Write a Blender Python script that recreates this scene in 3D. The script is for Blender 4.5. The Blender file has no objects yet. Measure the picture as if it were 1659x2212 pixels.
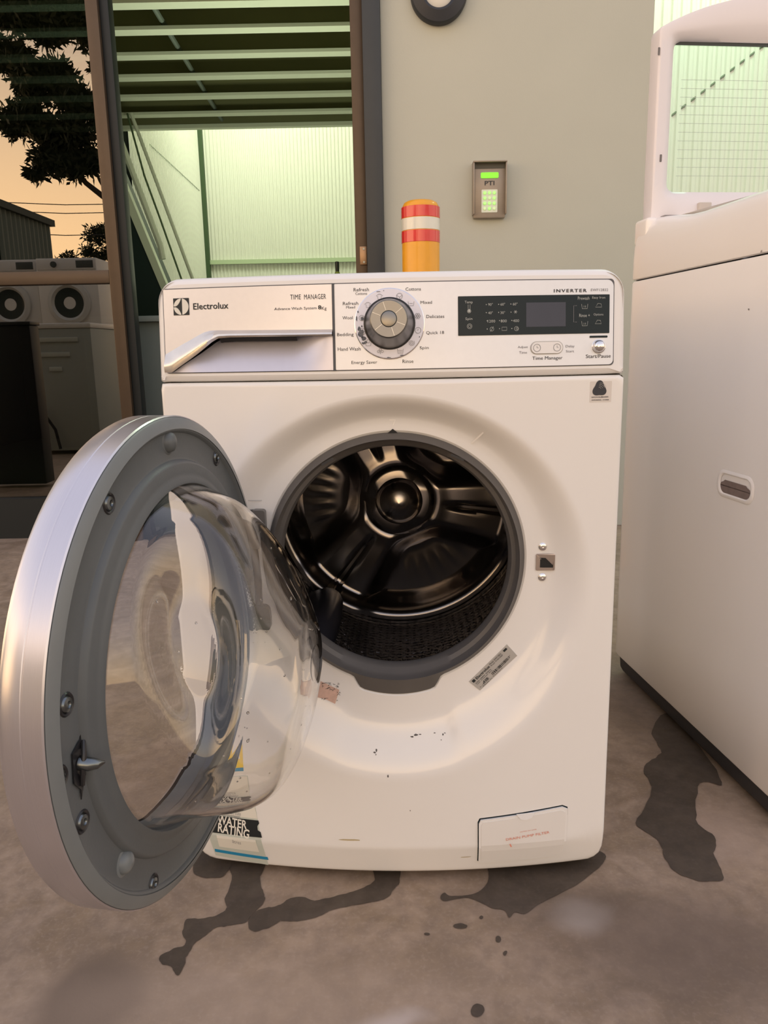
import bpy, bmesh, math, random
from math import sin, cos, pi, radians, sqrt, atan2, hypot, tan
from mathutils import Vector, Matrix, noise

random.seed(7)
SC = bpy.context.scene
COL = SC.collection

# ------------------------------------------------------------------ camera
F, CX, CY = 1660.0, 829.5, 1106.0
PITCH, ROLL = radians(11.92), radians(1.147)
CAM = Vector((0, 0, .754))
FW = Vector((0, cos(PITCH), -sin(PITCH)))
_rt = Vector((1, 0, 0)); _up = _rt.cross(FW)
RT = _rt * cos(ROLL) - _up * sin(ROLL)
UP = _up * cos(ROLL) + _rt * sin(ROLL)
cd = bpy.data.cameras.new('camera'); cam = bpy.data.objects.new('camera', cd); COL.objects.link(cam)
cd.sensor_fit = 'HORIZONTAL'; cd.sensor_width = 36; cd.lens = F / 1659 * 36
cd.clip_start = .05; cd.clip_end = 300
cam.matrix_world = Matrix(((RT.x, UP.x, -FW.x, CAM.x), (RT.y, UP.y, -FW.y, CAM.y), (RT.z, UP.z, -FW.z, CAM.z), (0, 0, 0, 1)))
SC.camera = cam

# ------------------------------------------------------------------ world: dusk sky, warm low down, lilac overhead
w = bpy.data.worlds.new('dusk'); SC.world = w; w.use_nodes = True
nt = w.node_tree; nt.nodes.clear()
out = nt.nodes.new('ShaderNodeOutputWorld'); bg = nt.nodes.new('ShaderNodeBackground')
tc = nt.nodes.new('ShaderNodeTexCoord'); sx = nt.nodes.new('ShaderNodeSeparateXYZ')
mr = nt.nodes.new('ShaderNodeMapRange'); cr = nt.nodes.new('ShaderNodeValToRGB')
nt.links.new(tc.outputs['Generated'], sx.inputs[0]); nt.links.new(sx.outputs['Z'], mr.inputs['Value'])
mr.inputs['From Min'].default_value = 0; mr.inputs['From Max'].default_value = 1
nt.links.new(mr.outputs[0], cr.inputs[0])
e = cr.color_ramp.elements
e[0].position = 0; e[0].color = (.95, .70, .44, 1)
e[1].position = 1; e[1].color = (.36, .37, .47, 1)
for p, c in ((.10, (.93, .75, .55, 1)), (.24, (.84, .74, .64, 1)), (.42, (.68, .64, .65, 1)), (.65, (.48, .48, .56, 1))):
    k = e.new(p); k.color = c
# broad sunset glow low in the south-west
vd = nt.nodes.new('ShaderNodeVectorMath'); vd.operation = 'DOT_PRODUCT'; vd.inputs[1].default_value = Vector((-.72, -.69, .05)).normalized()
nt.links.new(tc.outputs['Generated'], vd.inputs[0])
gm = nt.nodes.new('ShaderNodeMapRange'); gm.interpolation_type = 'SMOOTHSTEP'; gm.inputs['From Min'].default_value = .25; gm.inputs['From Max'].default_value = 1.05
nt.links.new(vd.outputs['Value'], gm.inputs['Value'])
lo = nt.nodes.new('ShaderNodeMapRange'); lo.interpolation_type = 'SMOOTHSTEP'; lo.inputs['From Min'].default_value = .50; lo.inputs['From Max'].default_value = .05
nt.links.new(sx.outputs['Z'], lo.inputs['Value'])
gx = nt.nodes.new('ShaderNodeMath'); gx.operation = 'MULTIPLY'; nt.links.new(gm.outputs[0], gx.inputs[0]); nt.links.new(lo.outputs[0], gx.inputs[1])
gc = nt.nodes.new('ShaderNodeMix'); gc.data_type = 'RGBA'; gc.blend_type = 'ADD'; gc.inputs['B'].default_value = (1.6, .95, .38, 1)
nt.links.new(gx.outputs[0], gc.inputs['Factor']); nt.links.new(cr.outputs[0], gc.inputs['A'])
nt.links.new(gc.outputs['Result'], bg.inputs[0]); bg.inputs[1].default_value = 1.95
nt.links.new(bg.outputs[0], out.inputs[0])

# ------------------------------------------------------------------ lamps of the lit bays behind the shop front, plus an added uplight
def area(name, loc, size, energy, col, rot=(0, 0, 0)):
    l = bpy.data.lights.new(name, 'AREA'); l.shape = 'RECTANGLE'; l.size, l.size_y = size
    l.energy = energy; l.color = col
    o = bpy.data.objects.new(name, l); COL.objects.link(o); o.location = loc; o.rotation_euler = rot
    return o
GREEN = (.93, 1.0, .70)
area('hall_lamp', (-1.2, 8.3, 4.9), (1.6, 1.2), 120, GREEN)
area('bay_lamp', (1.75, 3.75, 3.1), (.7, .3), 18, (.70, 1.0, .70))
area('passage_fill_light', (-.6, 4.7, 1.0), (.8, .5), 22, GREEN, (pi, 0, 0))  # unseen uplight added to brighten the ceiling beams

SC.view_settings.view_transform = 'Standard'; SC.view_settings.look = 'None'
SC.view_settings.exposure = -0.08; SC.view_settings.gamma = 1; SC.view_settings.use_curve_mapping = False

# ------------------------------------------------------------------ pixel helpers (photo frame 1659x2212) for measuring real positions
def ray(px, py): return FW + RT * ((px - CX) / F) - UP * ((py - CY) / F)
def atY(px, py, Y):
    d = ray(px, py); return CAM + d * ((Y - CAM.y) / d.y)
def atZ(px, py, Z):
    d = ray(px, py); return CAM + d * ((Z - CAM.z) / d.z)
def onpl(px, py, p0, n):
    d = ray(px, py); return CAM + d * ((p0 - CAM).dot(n) / d.dot(n))

# ------------------------------------------------------------------ materials
def srgb(r, g, b):
    f = lambda c: (c / 255 / 12.92) if c <= 10 else ((c / 255 + .055) / 1.055) ** 2.4
    return (f(r), f(g), f(b), 1)
MATS = {}
def mat(name, col, rough=.5, metal=0, spec=.5, noise_amt=0, nscale=20, bump=0, bscale=60, trans=0, ior=1.45, coat=0, emit=None, alpha=None, stretch=None):
    if name in MATS: return MATS[name]
    m = bpy.data.materials.new(name); m.use_nodes = True; t = m.node_tree
    b = t.nodes['Principled BSDF']
    if len(col) == 3: col = (*col, 1)
    b.inputs['Base Color'].default_value = col; b.inputs['Roughness'].default_value = rough
    b.inputs['Metallic'].default_value = metal; b.inputs['Specular IOR Level'].default_value = spec
    b.inputs['Transmission Weight'].default_value = trans; b.inputs['IOR'].default_value = ior
    b.inputs['Coat Weight'].default_value = coat; b.inputs['Coat Roughness'].default_value = .08
    if emit:
        b.inputs['Emission Color'].default_value = (*emit[:3], 1); b.inputs['Emission Strength'].default_value = emit[3]
    co = t.nodes.new('ShaderNodeTexCoord'); mp = t.nodes.new('ShaderNodeMapping')
    t.links.new(co.outputs['Object'], mp.inputs[0])
    if stretch: mp.inputs['Scale'].default_value = stretch
    n = t.nodes.new('ShaderNodeTexNoise'); n.inputs['Scale'].default_value = nscale; n.inputs['Detail'].default_value = 4
    t.links.new(mp.outputs[0], n.inputs['Vector'])
    if noise_amt:
        mx = t.nodes.new('ShaderNodeMix'); mx.data_type = 'RGBA'
        mx.inputs['A'].default_value = tuple(c * (1 - noise_amt) for c in col[:3]) + (1,)
        mx.inputs['B'].default_value = tuple(min(1, c * (1 + noise_amt)) for c in col[:3]) + (1,)
        t.links.new(n.outputs['Fac'], mx.inputs['Factor']); t.links.new(mx.outputs['Result'], b.inputs['Base Color'])
    if bump:
        n2 = t.nodes.new('ShaderNodeTexNoise'); n2.inputs['Scale'].default_value = bscale; n2.inputs['Detail'].default_value = 3
        t.links.new(mp.outputs[0], n2.inputs['Vector'])
        bp = t.nodes.new('ShaderNodeBump'); bp.inputs['Strength'].default_value = bump; bp.inputs['Distance'].default_value = .002
        t.links.new(n2.outputs['Fac'], bp.inputs['Height']); t.links.new(bp.outputs[0], b.inputs['Normal'])
    MATS[name] = m
    return m

WHITE = mat('white_enamel', (.80, .785, .76), .22, coat=.4, noise_amt=.02, nscale=6)
WHITE_P = mat('white_plastic', (.78, .77, .76), .32, noise_amt=.02, nscale=8)
PINKW = mat('toploader_enamel', (.87, .83, .80), .3, coat=.25, noise_amt=.03, nscale=5)
LIDW = mat('lid_plastic', (.76, .73, .76), .38, noise_amt=.02, nscale=8)
SILVERP = mat('silver_fascia', (.70, .71, .74), .36, metal=.35, noise_amt=.03, nscale=120)
DRAWERM = mat('drawer_silver', (.70, .68, .68), .33, metal=.45, noise_amt=.03, nscale=150)
BRUSH = mat('brushed_aluminium', (.66, .63, .66), .28, metal=.9, noise_amt=.05, nscale=60, stretch=(1, 30, 1))
CHROME = mat('chrome', (.82, .80, .78), .12, metal=1, noise_amt=.04, nscale=50)
KNOBM = mat('knob_steel', (.21, .205, .195), .3, metal=1, noise_amt=.08, nscale=60)
RINGM = mat('dial_ring_white', (.74, .74, .82), .35, noise_amt=.04, nscale=90)
GREY = mat('door_grey_plastic', (.098, .108, .112), .42, noise_amt=.08, nscale=40, bump=.05, bscale=300)
GREY2 = mat('door_grey_bevel', (.16, .175, .178), .36, noise_amt=.08, nscale=40)
GASK = mat('gasket_rubber', (.105, .098, .092), .5, noise_amt=.15, nscale=30)
BLACK = mat('black_gloss', (.006, .014, .018), .25, spec=.3, noise_amt=.1)
BLACKM = mat('black_matte', (.012, .012, .012), .7, noise_amt=.2)
LCD = mat('lcd_grey', (.055, .06, .08), .3, spec=.3, noise_amt=.1, nscale=30)
INK = mat('dark_ink', (.05, .05, .055), .6, noise_amt=.1)
INKB = mat('black_ink', (.012, .016, .018), .5, noise_amt=.1)
INKG = mat('grey_ink', (.25, .25, .26), .6, noise_amt=.1)
INKL = mat('light_ink', (.42, .44, .42), .5, noise_amt=.1)
INKW = mat('white_ink', (.8, .78, .7), .5, noise_amt=.05)
INKR = mat('red_ink', (.72, .26, .17), .6, noise_amt=.2)
STEEL = mat('drum_steel', (.27, .25, .24), .2, metal=1, noise_amt=.15, nscale=14)
SCREW = mat('screw_metal', (.16, .18, .19), .25, metal=1, noise_amt=.1)
DKPL = mat('dark_plastic', (.02, .02, .022), .3, noise_amt=.2)
LIFTM = mat('lifter_dark', (.03, .028, .035), .35, noise_amt=.2)
LABELS = mat('label_silver', (.42, .40, .37), .4, noise_amt=.08)
LABELW = mat('label_white', (.72, .70, .62), .5, noise_amt=.05)
LABELG = mat('label_greygreen', (.52, .56, .50), .5, noise_amt=.05)
BLUE = mat('label_blue', (.02, .24, .44), .5, noise_amt=.05)
YEL = mat('label_yellow', (.82, .58, .03), .5, noise_amt=.05)
RUST = mat('grimy_paper', (.62, .42, .34), .7, noise_amt=.25, nscale=120)
def glassmat(name, col, rough, ior):
    m = mat(name, col, rough, trans=1, ior=ior, noise_amt=.01); return m
GLASS = glassmat('bowl_glass', (.96, .95, .93), .0, 1.5)

# perforated drum wall: rows of small dark holes
def drum_mat():
    m = bpy.data.materials.new('perforated_steel'); m.use_nodes = True; t = m.node_tree; b = t.nodes['Principled BSDF']
    uv = t.nodes.new('ShaderNodeUVMap'); mp = t.nodes.new('ShaderNodeMapping'); mp.inputs['Scale'].default_value = (1, 1, 1)
    t.links.new(uv.outputs[0], mp.inputs[0])
    v = t.nodes.new('ShaderNodeTexVoronoi'); v.feature = 'F1'; v.inputs['Scale'].default_value = 1; v.inputs['Randomness'].default_value = .0
    t.links.new(mp.outputs[0], v.inputs['Vector'])
    r = t.nodes.new('ShaderNodeValToRGB'); r.color_ramp.elements[0].position = .16; r.color_ramp.elements[0].color = (.005, .005, .005, 1)
    r.color_ramp.elements[1].position = .24; r.color_ramp.elements[1].color = (.22, .20, .19, 1)
    t.links.new(v.outputs['Distance'], r.inputs[0]); t.links.new(r.outputs[0], b.inputs['Base Color'])
    b.inputs['Metallic'].default_value = .95; b.inputs['Roughness'].default_value = .26
    n = t.nodes.new('ShaderNodeTexNoise'); n.inputs['Scale'].default_value = 1.3; t.links.new(mp.outputs[0], n.inputs['Vector'])
    ad = t.nodes.new('ShaderNodeMath'); ad.operation = 'MULTIPLY_ADD'; ad.inputs[1].default_value = 2.5
    t.links.new(n.outputs['Fac'], ad.inputs[0]); t.links.new(v.outputs['Distance'], ad.inputs[2])
    bp = t.nodes.new('ShaderNodeBump'); bp.inputs['Strength'].default_value = .9; bp.inputs['Distance'].default_value = .006
    t.links.new(ad.outputs[0], bp.inputs['Height']); t.links.new(bp.outputs[0], b.inputs['Normal'])
    return m
PERF = drum_mat()

# tinted shop glass: part mirror, part dark see-through
def tint():
    m = bpy.data.materials.new('tinted_shop_glass'); m.use_nodes = True; t = m.node_tree; t.nodes.clear()
    o = t.nodes.new('ShaderNodeOutputMaterial'); tr = t.nodes.new('ShaderNodeBsdfTransparent'); gl = t.nodes.new('ShaderNodeBsdfGlossy')
    mx = t.nodes.new('ShaderNodeMixShader'); fr = t.nodes.new('ShaderNodeLayerWeight'); fr.inputs[0].default_value = .35
    mr = t.nodes.new('ShaderNodeMapRange'); mr.inputs['To Min'].default_value = .185; mr.inputs['To Max'].default_value = .9
    tr.inputs[0].default_value = (.30, .34, .32, 1); gl.inputs[0].default_value = (1, .90, .78, 1); gl.inputs['Roughness'].default_value = .0
    t.links.new(fr.outputs['Fresnel'], mr.inputs['Value']); t.links.new(mr.outputs[0], mx.inputs[0])
    t.links.new(tr.outputs[0], mx.inputs[1]); t.links.new(gl.outputs[0], mx.inputs[2]); t.links.new(mx.outputs[0], o.inputs[0])
    return m
TINT = tint()
def lidglass():
    m = bpy.data.materials.new('lid_tinted_glass'); m.use_nodes = True; t = m.node_tree; t.nodes.clear()
    o = t.nodes.new('ShaderNodeOutputMaterial'); tr = t.nodes.new('ShaderNodeBsdfTransparent'); gl = t.nodes.new('ShaderNodeBsdfGlossy')
    mx = t.nodes.new('ShaderNodeMixShader'); mx.inputs[0].default_value = .08
    tr.inputs[0].default_value = (.80, .93, .88, 1); gl.inputs['Roughness'].default_value = .02
    t.links.new(tr.outputs[0], mx.inputs[1]); t.links.new(gl.outputs[0], mx.inputs[2]); t.links.new(mx.outputs[0], o.inputs[0])
    return m
LIDG = lidglass()

# concrete: mottled brown grey with stains, scuffs, painted soft shadow and a painted reflection
def concrete(name, dark=1.0, rough=.62, stains_shade=True):
    m = bpy.data.materials.new(name); m.use_nodes = True; t = m.node_tree; b = t.nodes['Principled BSDF']
    g = t.nodes.new('ShaderNodeNewGeometry')
    def nz(s, d, lo, hi, dist=0):
        n = t.nodes.new('ShaderNodeTexNoise'); n.inputs['Scale'].default_value = s; n.inputs['Detail'].default_value = d
        n.inputs['Distortion'].default_value = dist
        t.links.new(g.outputs['Position'], n.inputs['Vector'])
        r = t.nodes.new('ShaderNodeMapRange'); r.inputs['From Min'].default_value = lo; r.inputs['From Max'].default_value = hi
        t.links.new(n.outputs['Fac'], r.inputs['Value']); return r.outputs[0]
    def mix(f, a, c, blend='MIX'):
        x = t.nodes.new('ShaderNodeMix'); x.data_type = 'RGBA'; x.blend_type = blend
        for s, v in (('Factor', f), ('A', a), ('B', c)):
            if isinstance(v, (int, float, tuple)): x.inputs[s].default_value = v
            else: t.links.new(v, x.inputs[s])
        return x.outputs['Result']
    D = dark
    c = mix(nz(2.2, 5, .3, .7, .6), (0.218 * D, 0.155 * D, 0.102 * D, 1), (0.350 * D, 0.252 * D, 0.166 * D, 1))
    c = mix(nz(11, 6, .38, .62, 1.2), c, mix(.5, c, (.46 * D, .345 * D, .26 * D, 1)))
    c = mix(nz(48, 6, .40, .66), c, mix(.40, c, (.17 * D, .125 * D, .095 * D, 1)))
    c = mix(nz(170, 3, .5, .75), c, mix(.25, c, (.50 * D, .40 * D, .32 * D, 1)))
    c = mix(nz(5.5, 7, .46, .60, 2.0), c, mix(.22, c, (.17 * D, .125 * D, .095 * D, 1)))
    if stains_shade:
        def blob(cx, cy, rx, ry, soft0, soft1, rot=0):
            mp = t.nodes.new('ShaderNodeMapping'); mp.vector_type = 'TEXTURE'
            mp.inputs['Location'].default_value = (cx, cy, 0); mp.inputs['Scale'].default_value = (rx, ry, 1); mp.inputs['Rotation'].default_value = (0, 0, rot)
            n = t.nodes.new('ShaderNodeTexNoise'); n.inputs['Scale'].default_value = 14; t.links.new(g.outputs['Position'], n.inputs['Vector'])
            sc = t.nodes.new('ShaderNodeVectorMath'); sc.operation = 'MULTIPLY_ADD'; sc.inputs[1].default_value = (.04, .04, 0); 
            t.links.new(n.outputs['Color'], sc.inputs[0]); t.links.new(g.outputs['Position'], sc.inputs[2])
            t.links.new(sc.outputs[0], mp.inputs[0])
            l = t.nodes.new('ShaderNodeVectorMath'); l.operation = 'LENGTH'; t.links.new(mp.outputs[0], l.inputs[0])
            r = t.nodes.new('ShaderNodeMapRange'); r.interpolation_type = 'SMOOTHSTEP'
            r.inputs['From Min'].default_value = soft1; r.inputs['From Max'].default_value = soft0
            r.inputs['To Min'].default_value = 0; r.inputs['To Max'].default_value = 1
            t.links.new(l.outputs['Value'], r.inputs['Value']); return r.outputs[0]
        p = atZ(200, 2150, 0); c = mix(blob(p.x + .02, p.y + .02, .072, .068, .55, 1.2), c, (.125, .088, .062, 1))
        p = atZ(1262, 1980, 0); c = mix(blob(p.x + .02, p.y + .02, .035, .03, .1, 1.6), c, (.66, .58, .52, 1))  # pale floor reflection painted into the colour
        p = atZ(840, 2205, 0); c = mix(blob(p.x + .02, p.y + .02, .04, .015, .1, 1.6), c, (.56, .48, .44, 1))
        p = atZ(1450, 1990, 0); c = mix(blob(p.x, p.y, .22, .10, .2, 1.3), c, mix(.55, c, (.16, .115, .09, 1)))  # soft shadow at the lower right, painted into the floor
        p = atZ(1570, 2060, 0); c = mix(blob(p.x, p.y, .20, .11, .2, 1.4), c, mix(.5, c, (.12, .085, .065, 1)))  # more of the painted shadow, further right
        p = atZ(1385, 1500, 0); c = mix(blob(p.x, p.y, .10, .30, .3, 1.3), c, mix(.55, c, (.12, .09, .07, 1)))  # painted shade between the two machines
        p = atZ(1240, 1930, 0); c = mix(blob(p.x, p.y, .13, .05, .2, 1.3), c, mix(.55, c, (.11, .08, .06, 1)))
        p = atZ(1560, 1780, 0); c = mix(blob(p.x, p.y, .09, .12, .2, 1.3), c, mix(.6, c, (.42, .31, .24, 1)))
        p = atZ(560, 2130, 0); c = mix(blob(p.x, p.y, .3, .08, .2, 1.4), c, mix(.5, c, (.46, .35, .27, 1)))
    t.links.new(c, b.inputs['Base Color'])
    rr = t.nodes.new('ShaderNodeMapRange'); rr.inputs['To Min'].default_value = rough - .12; rr.inputs['To Max'].default_value = rough + .15
    t.links.new(nz(6, 4, .3, .7), rr.inputs['Value']); t.links.new(rr.outputs[0], b.inputs['Roughness'])
    n = t.nodes.new('ShaderNodeTexNoise'); n.inputs['Scale'].default_value = 90; n.inputs['Detail'].default_value = 5
    t.links.new(g.outputs['Position'], n.inputs['Vector'])
    bp = t.nodes.new('ShaderNodeBump'); bp.inputs['Strength'].default_value = .12; bp.inputs['Distance'].default_value = .003
    t.links.new(n.outputs['Fac'], bp.inputs['Height']); t.links.new(bp.outputs[0], b.inputs['Normal'])
    return m
CONC = concrete('stained_shaded_concrete')
WET = concrete('damp_concrete', .24, .66, False)

# ------------------------------------------------------------------ mesh helpers
def link(name, me, m, parent=None, smooth=True, loc=None):
    if m is not None:
        me.materials.append(m)
    if smooth:
        me.polygons.foreach_set('use_smooth', [True] * len(me.polygons))
        try: me.set_sharp_from_angle(angle=radians(38))
        except Exception: pass
    o = bpy.data.objects.new(name, me); COL.objects.link(o)
    if parent: o.parent = parent
    if loc is not None: o.location = loc
    return o
def mesh(name, vs, fs, m, parent=None, smooth=True, loc=None):
    me = bpy.data.meshes.new(name); me.from_pydata([tuple(v) for v in vs], [], fs); me.validate(); me.update()
    return link(name, me, m, parent, smooth, loc)
def tag(o, label=None, cat=None, group=None, kind=None):
    if label: o['label'] = label
    if cat: o['category'] = cat
    if group: o['group'] = group
    if kind: o['kind'] = kind
    return o
def empty(name, loc, rz=0, **k):
    o = bpy.data.objects.new(name, None); COL.objects.link(o); o.location = loc; o.rotation_euler = (0, 0, rz); o.empty_display_size = .05
    tag(o, **k); return o
def boxbm(lo, hi, bev=0, seg=2, bm=None):
    b = bmesh.new()
    v = bmesh.ops.create_cube(b, size=1)['verts']
    for q in v:
        q.co = Vector([(lo[i] + hi[i]) / 2 + q.co[i] * (hi[i] - lo[i]) for i in range(3)])
    if bev: bmesh.ops.bevel(b, geom=b.edges[:], offset=bev, segments=seg, affect='EDGES', profile=.5)
    if bm is None: return b
    me = bpy.data.meshes.new('t'); b.to_mesh(me); b.free(); bm.from_mesh(me); bpy.data.meshes.remove(me); return bm
def bmobj(name, b, m, parent=None, smooth=True, loc=None):
    me = bpy.data.meshes.new(name); b.to_mesh(me); b.free(); return link(name, me, m, parent, smooth, loc)
def box(name, lo, hi, m, parent=None, bev=0, seg=2): return bmobj(name, boxbm(lo, hi, bev, seg), m, parent, smooth=bool(bev))
def grid(rows, closed=False, caps=False):
    """rows: list of equal-length vertex rows"""
    vs = [v for r in rows for v in r]; n = len(rows[0]); fs = []
    for i in range(len(rows) - 1):
        for j in range(n if closed else n - 1):
            k = (j + 1) % n
            fs.append((i * n + j, i * n + k, (i + 1) * n + k, (i + 1) * n + j))
    if caps: fs.append(tuple(range(n))[::-1]); fs.append(tuple((len(rows) - 1) * n + j for j in range(n)))
    return vs, fs
def lathe(name, prof, m, parent=None, axis='y', n=64, center=(0, 0, 0), cap=False, closed=True):
    """prof: (radius, height) along axis"""
    rows = []
    for r, h in prof:
        row = []
        for j in range(n):
            a = 2 * pi * j / n
            p = (r * cos(a), h, r * sin(a)) if axis == 'y' else (r * cos(a), r * sin(a), h)
            row.append((p[0] + center[0], p[1] + center[1], p[2] + center[2]))
        rows.append(row)
    vs, fs = grid(rows, True, cap)
    if axis == 'y': fs = [f[::-1] for f in fs]
    return mesh(name, vs, fs, m, parent)
def tube(name, pts, r, m, parent=None, n=8, rad=None):
    pts = [Vector(p) for p in pts]; rows = []
    for i, p in enumerate(pts):
        t = (pts[min(i + 1, len(pts) - 1)] - pts[max(i - 1, 0)]).normalized()
        a = Vector((0, 0, 1)) if abs(t.z) < .9 else Vector((1, 0, 0))
        u = t.cross(a).normalized(); v = t.cross(u)
        rr = rad[i] if rad else r
        rows.append([p + u * rr * cos(2 * pi * j / n) + v * rr * sin(2 * pi * j / n) for j in range(n)])
    vs, fs = grid(rows, True, True)
    return mesh(name, vs, fs, m, parent)
def rrect(x0, x1, z0, z1, r, n=6):
    """closed outline, counter-clockwise; r may be 4 radii (bl, br, tr, tl)"""
    if not isinstance(r, (tuple, list)): r = (r,) * 4
    o = []
    for (cx, cz, a0, q) in ((x0 + r[0], z0 + r[0], pi, r[0]), (x1 - r[1], z0 + r[1], 1.5 * pi, r[1]), (x1 - r[2], z1 - r[2], 0, r[2]), (x0 + r[3], z1 - r[3], .5 * pi, r[3])):
        for i in range(n + 1):
            a = a0 + .5 * pi * i / n; o.append((cx + q * cos(a), cz + q * sin(a)))
    return o
def ss(a, b, x):
    t = max(0, min(1, (x - a) / (b - a))); return t * t * (3 - 2 * t)

# surface-mapped flat shapes: S maps (x,z,off)->point
def plate(name, outline, S, off, m, parent, th=.001, sub=1):
    """filled outline draped on surface S with a side wall of depth th"""
    b = bmesh.new()
    vs = [b.verts.new((x, 0, z)) for x, z in outline]
    b.faces.new(vs)
    xs = [p[0] for p in outline]; wd = max(xs) - min(xs)
    if wd > .03 and sub:                       # slice so that the plate can follow the curved front
        k = int(wd / .02)
        for i in range(1, k + 1):
            bmesh.ops.bisect_plane(b, geom=b.verts[:] + b.edges[:] + b.faces[:], plane_co=(min(xs) + wd * i / (k + 1), 0, 0), plane_no=(1, 0, 0))
    zs = [p[1] for p in outline]; hz = max(zs) - min(zs)
    if sub and hz > .02 and min(zs) < .2:
        for i in range(1, int(hz / .01) + 1):
            bmesh.ops.bisect_plane(b, geom=b.verts[:] + b.edges[:] + b.faces[:], plane_co=(0, 0, min(zs) + .01 * i), plane_no=(0, 0, 1))
    bmesh.ops.recalc_face_normals(b, faces=b.faces)
    if b.faces and sum((f.normal.y for f in b.faces)) > 0: bmesh.ops.reverse_faces(b, faces=b.faces)
    be = [e for e in b.edges if e.is_boundary]
    r = bmesh.ops.extrude_edge_only(b, edges=be)
    bv = set(v for v in r['geom'] if isinstance(v, bmesh.types.BMVert))
    for v in b.verts:
        v.co = Vector(S(v.co.x, v.co.z, off - (th if v in bv else 0)))
    return bmobj(name, b, m, parent, smooth=False)
def stroke(lines, wd, S, off, m, name, parent, closed=False):
    vs, fs = [], []
    for L in lines:
        cl = len(L) > 2 and hypot(L[0][0] - L[-1][0], L[0][1] - L[-1][1]) < 1e-7
        n = len(L)
        base = len(vs)
        for i, (x, z) in enumerate(L):
            if cl: a = L[(i - 1) % (n - 1)]; c = L[(i + 1) % (n - 1)] if i < n - 1 else L[1]
            else: a = L[max(i - 1, 0)]; c = L[min(i + 1, n - 1)]
            dx, dz = c[0] - a[0], c[1] - a[1]; l = hypot(dx, dz) or 1
            nx, nz = -dz / l * wd / 2, dx / l * wd / 2
            vs.append(S(x + nx, z + nz, off)); vs.append(S(x - nx, z - nz, off))
        for i in range(n - 1):
            k = base + 2 * i; fs.append((k, k + 1, k + 3, k + 2))
    return mesh(name, vs, fs, m, parent, smooth=False)
def circ(cx, cz, r, n=20, a0=0, a1=2 * pi): return [(cx + r * cos(a0 + (a1 - a0) * i / n), cz + r * sin(a0 + (a1 - a0) * i / n)) for i in range(n + 1)]
def textgeo(s, bold=0, spacing=1.0):
    c = bpy.data.curves.new('t', 'FONT'); c.body = s; c.resolution_u = 2; c.offset = bold; c.space_character = spacing
    o = bpy.data.objects.new('t', c); COL.objects.link(o)
    dg = bpy.context.evaluated_depsgraph_get(); me = bpy.data.meshes.new_from_object(o.evaluated_get(dg))
    vs = [(v.co.x, v.co.y) for v in me.vertices]; fs = [tuple(p.vertices) for p in me.polygons]
    bpy.data.objects.remove(o); bpy.data.curves.remove(c); bpy.data.meshes.remove(me)
    return vs, fs
def text(s, S, m, parent, x0, x1, z0, z1, off=.0006, bold=.0, rot=0, name='lettering', spacing=1.0):
    """fit the words into the box x0..x1, z0..z1 on surface S"""
    vs, fs = textgeo(s, bold, spacing)
    if not vs: return
    a, b = min(v[0] for v in vs), max(v[0] for v in vs); c, d = min(v[1] for v in vs), max(v[1] for v in vs)
    cx, cz = (x0 + x1) / 2, (z0 + z1) / 2; P = []
    for x, y in vs:
        u = (x - a) / (b - a) * (x1 - x0) - (x1 - x0) / 2; v = (y - c) / (d - c) * (z1 - z0) - (z1 - z0) / 2
        P.append(S(cx + u * cos(rot) - v * sin(rot), cz + u * sin(rot) + v * cos(rot), off))
    return mesh(name, P, fs, m, parent, smooth=False)

# ================================================================== SETTING
WY = 3.2                                         # shop front plane
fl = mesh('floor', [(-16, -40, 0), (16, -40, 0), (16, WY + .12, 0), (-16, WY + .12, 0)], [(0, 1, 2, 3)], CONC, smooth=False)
tag(fl, kind='structure')
HALLF = mat('hall_floor_paint', (.22, .22, .20), .5, noise_amt=.1, nscale=4)
o = mesh('floor_inside', [(-4, WY + .12, 0), (6, WY + .12, 0), (6, 10.4, 0), (-4, 10.4, 0)], [(0, 1, 2, 3)], HALLF, smooth=False); tag(o, kind='structure')

RENDER_ = mat('beige_render', (.475, .495, .445), .75, noise_amt=.05, nscale=3, bump=.12, bscale=160)
o = box('wall_front', (.022, WY + .0, 0), (1.052, WY + .22, 4.2), RENDER_, bev=.004); tag(o, kind='structure')
o = box('wall_left', (-9, WY, 0), (-2.4, WY + .2, 4.2), RENDER_); tag(o, kind='structure')
o = box('wall_right', (4.5, WY, 0), (9, WY + .2, 4.2), RENDER_); tag(o, kind='structure')
o = box('trim_1', (-2.4, WY + .02, 3.1), (.022, WY + .2, 4.2), RENDER_); tag(o, kind='structure')
o = box('trim_2', (1.052, WY + .02, 2.9), (4.5, WY + .2, 4.2), RENDER_); tag(o, kind='structure')

CORR = mat('corrugated_white', (.80, .80, .76), .42, noise_amt=.02, nscale=2)
def corrugated(name, p0, p1, z0, z1, nrm, pitch=.045, depth=.012, per=8):
    p0, p1, nrm = Vector(p0), Vector(p1), Vector(nrm); L = (p1 - p0).length; n = int(L / pitch)
    row = []
    for i in range(n * per + 1):
        u = i / per; f = u - int(u)
        d = depth * (1 if f < .35 else (0 if f > .6 and f < .9 else (1 - (f - .35) / .25 if f <= .6 else (f - .9) / .1)))
        row.append(p0 + (p1 - p0) * (i / (n * per)) + nrm * d)
    rows = [[(q.x, q.y, z) for q in row] for z in (z0, z1)]
    vs, fs = grid(rows); o = mesh(name, vs, fs, CORR, smooth=False); tag(o, kind='structure'); return o
corrugated('wall_back', (-2.15, 10, 0), (2.4, 10, 0), 0, 5.2, (0, -1, 0))
corrugated('wall_left_inner', (-2.15, 7.16, 0), (-2.15, 10, 0), 0, 5.2, (1, 0, 0))
corrugated('wall_right_inner', (1.06, 4.25, 0), (4.5, 4.25, 0), 0, 3.6, (0, -1, 0), pitch=.047)
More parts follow.
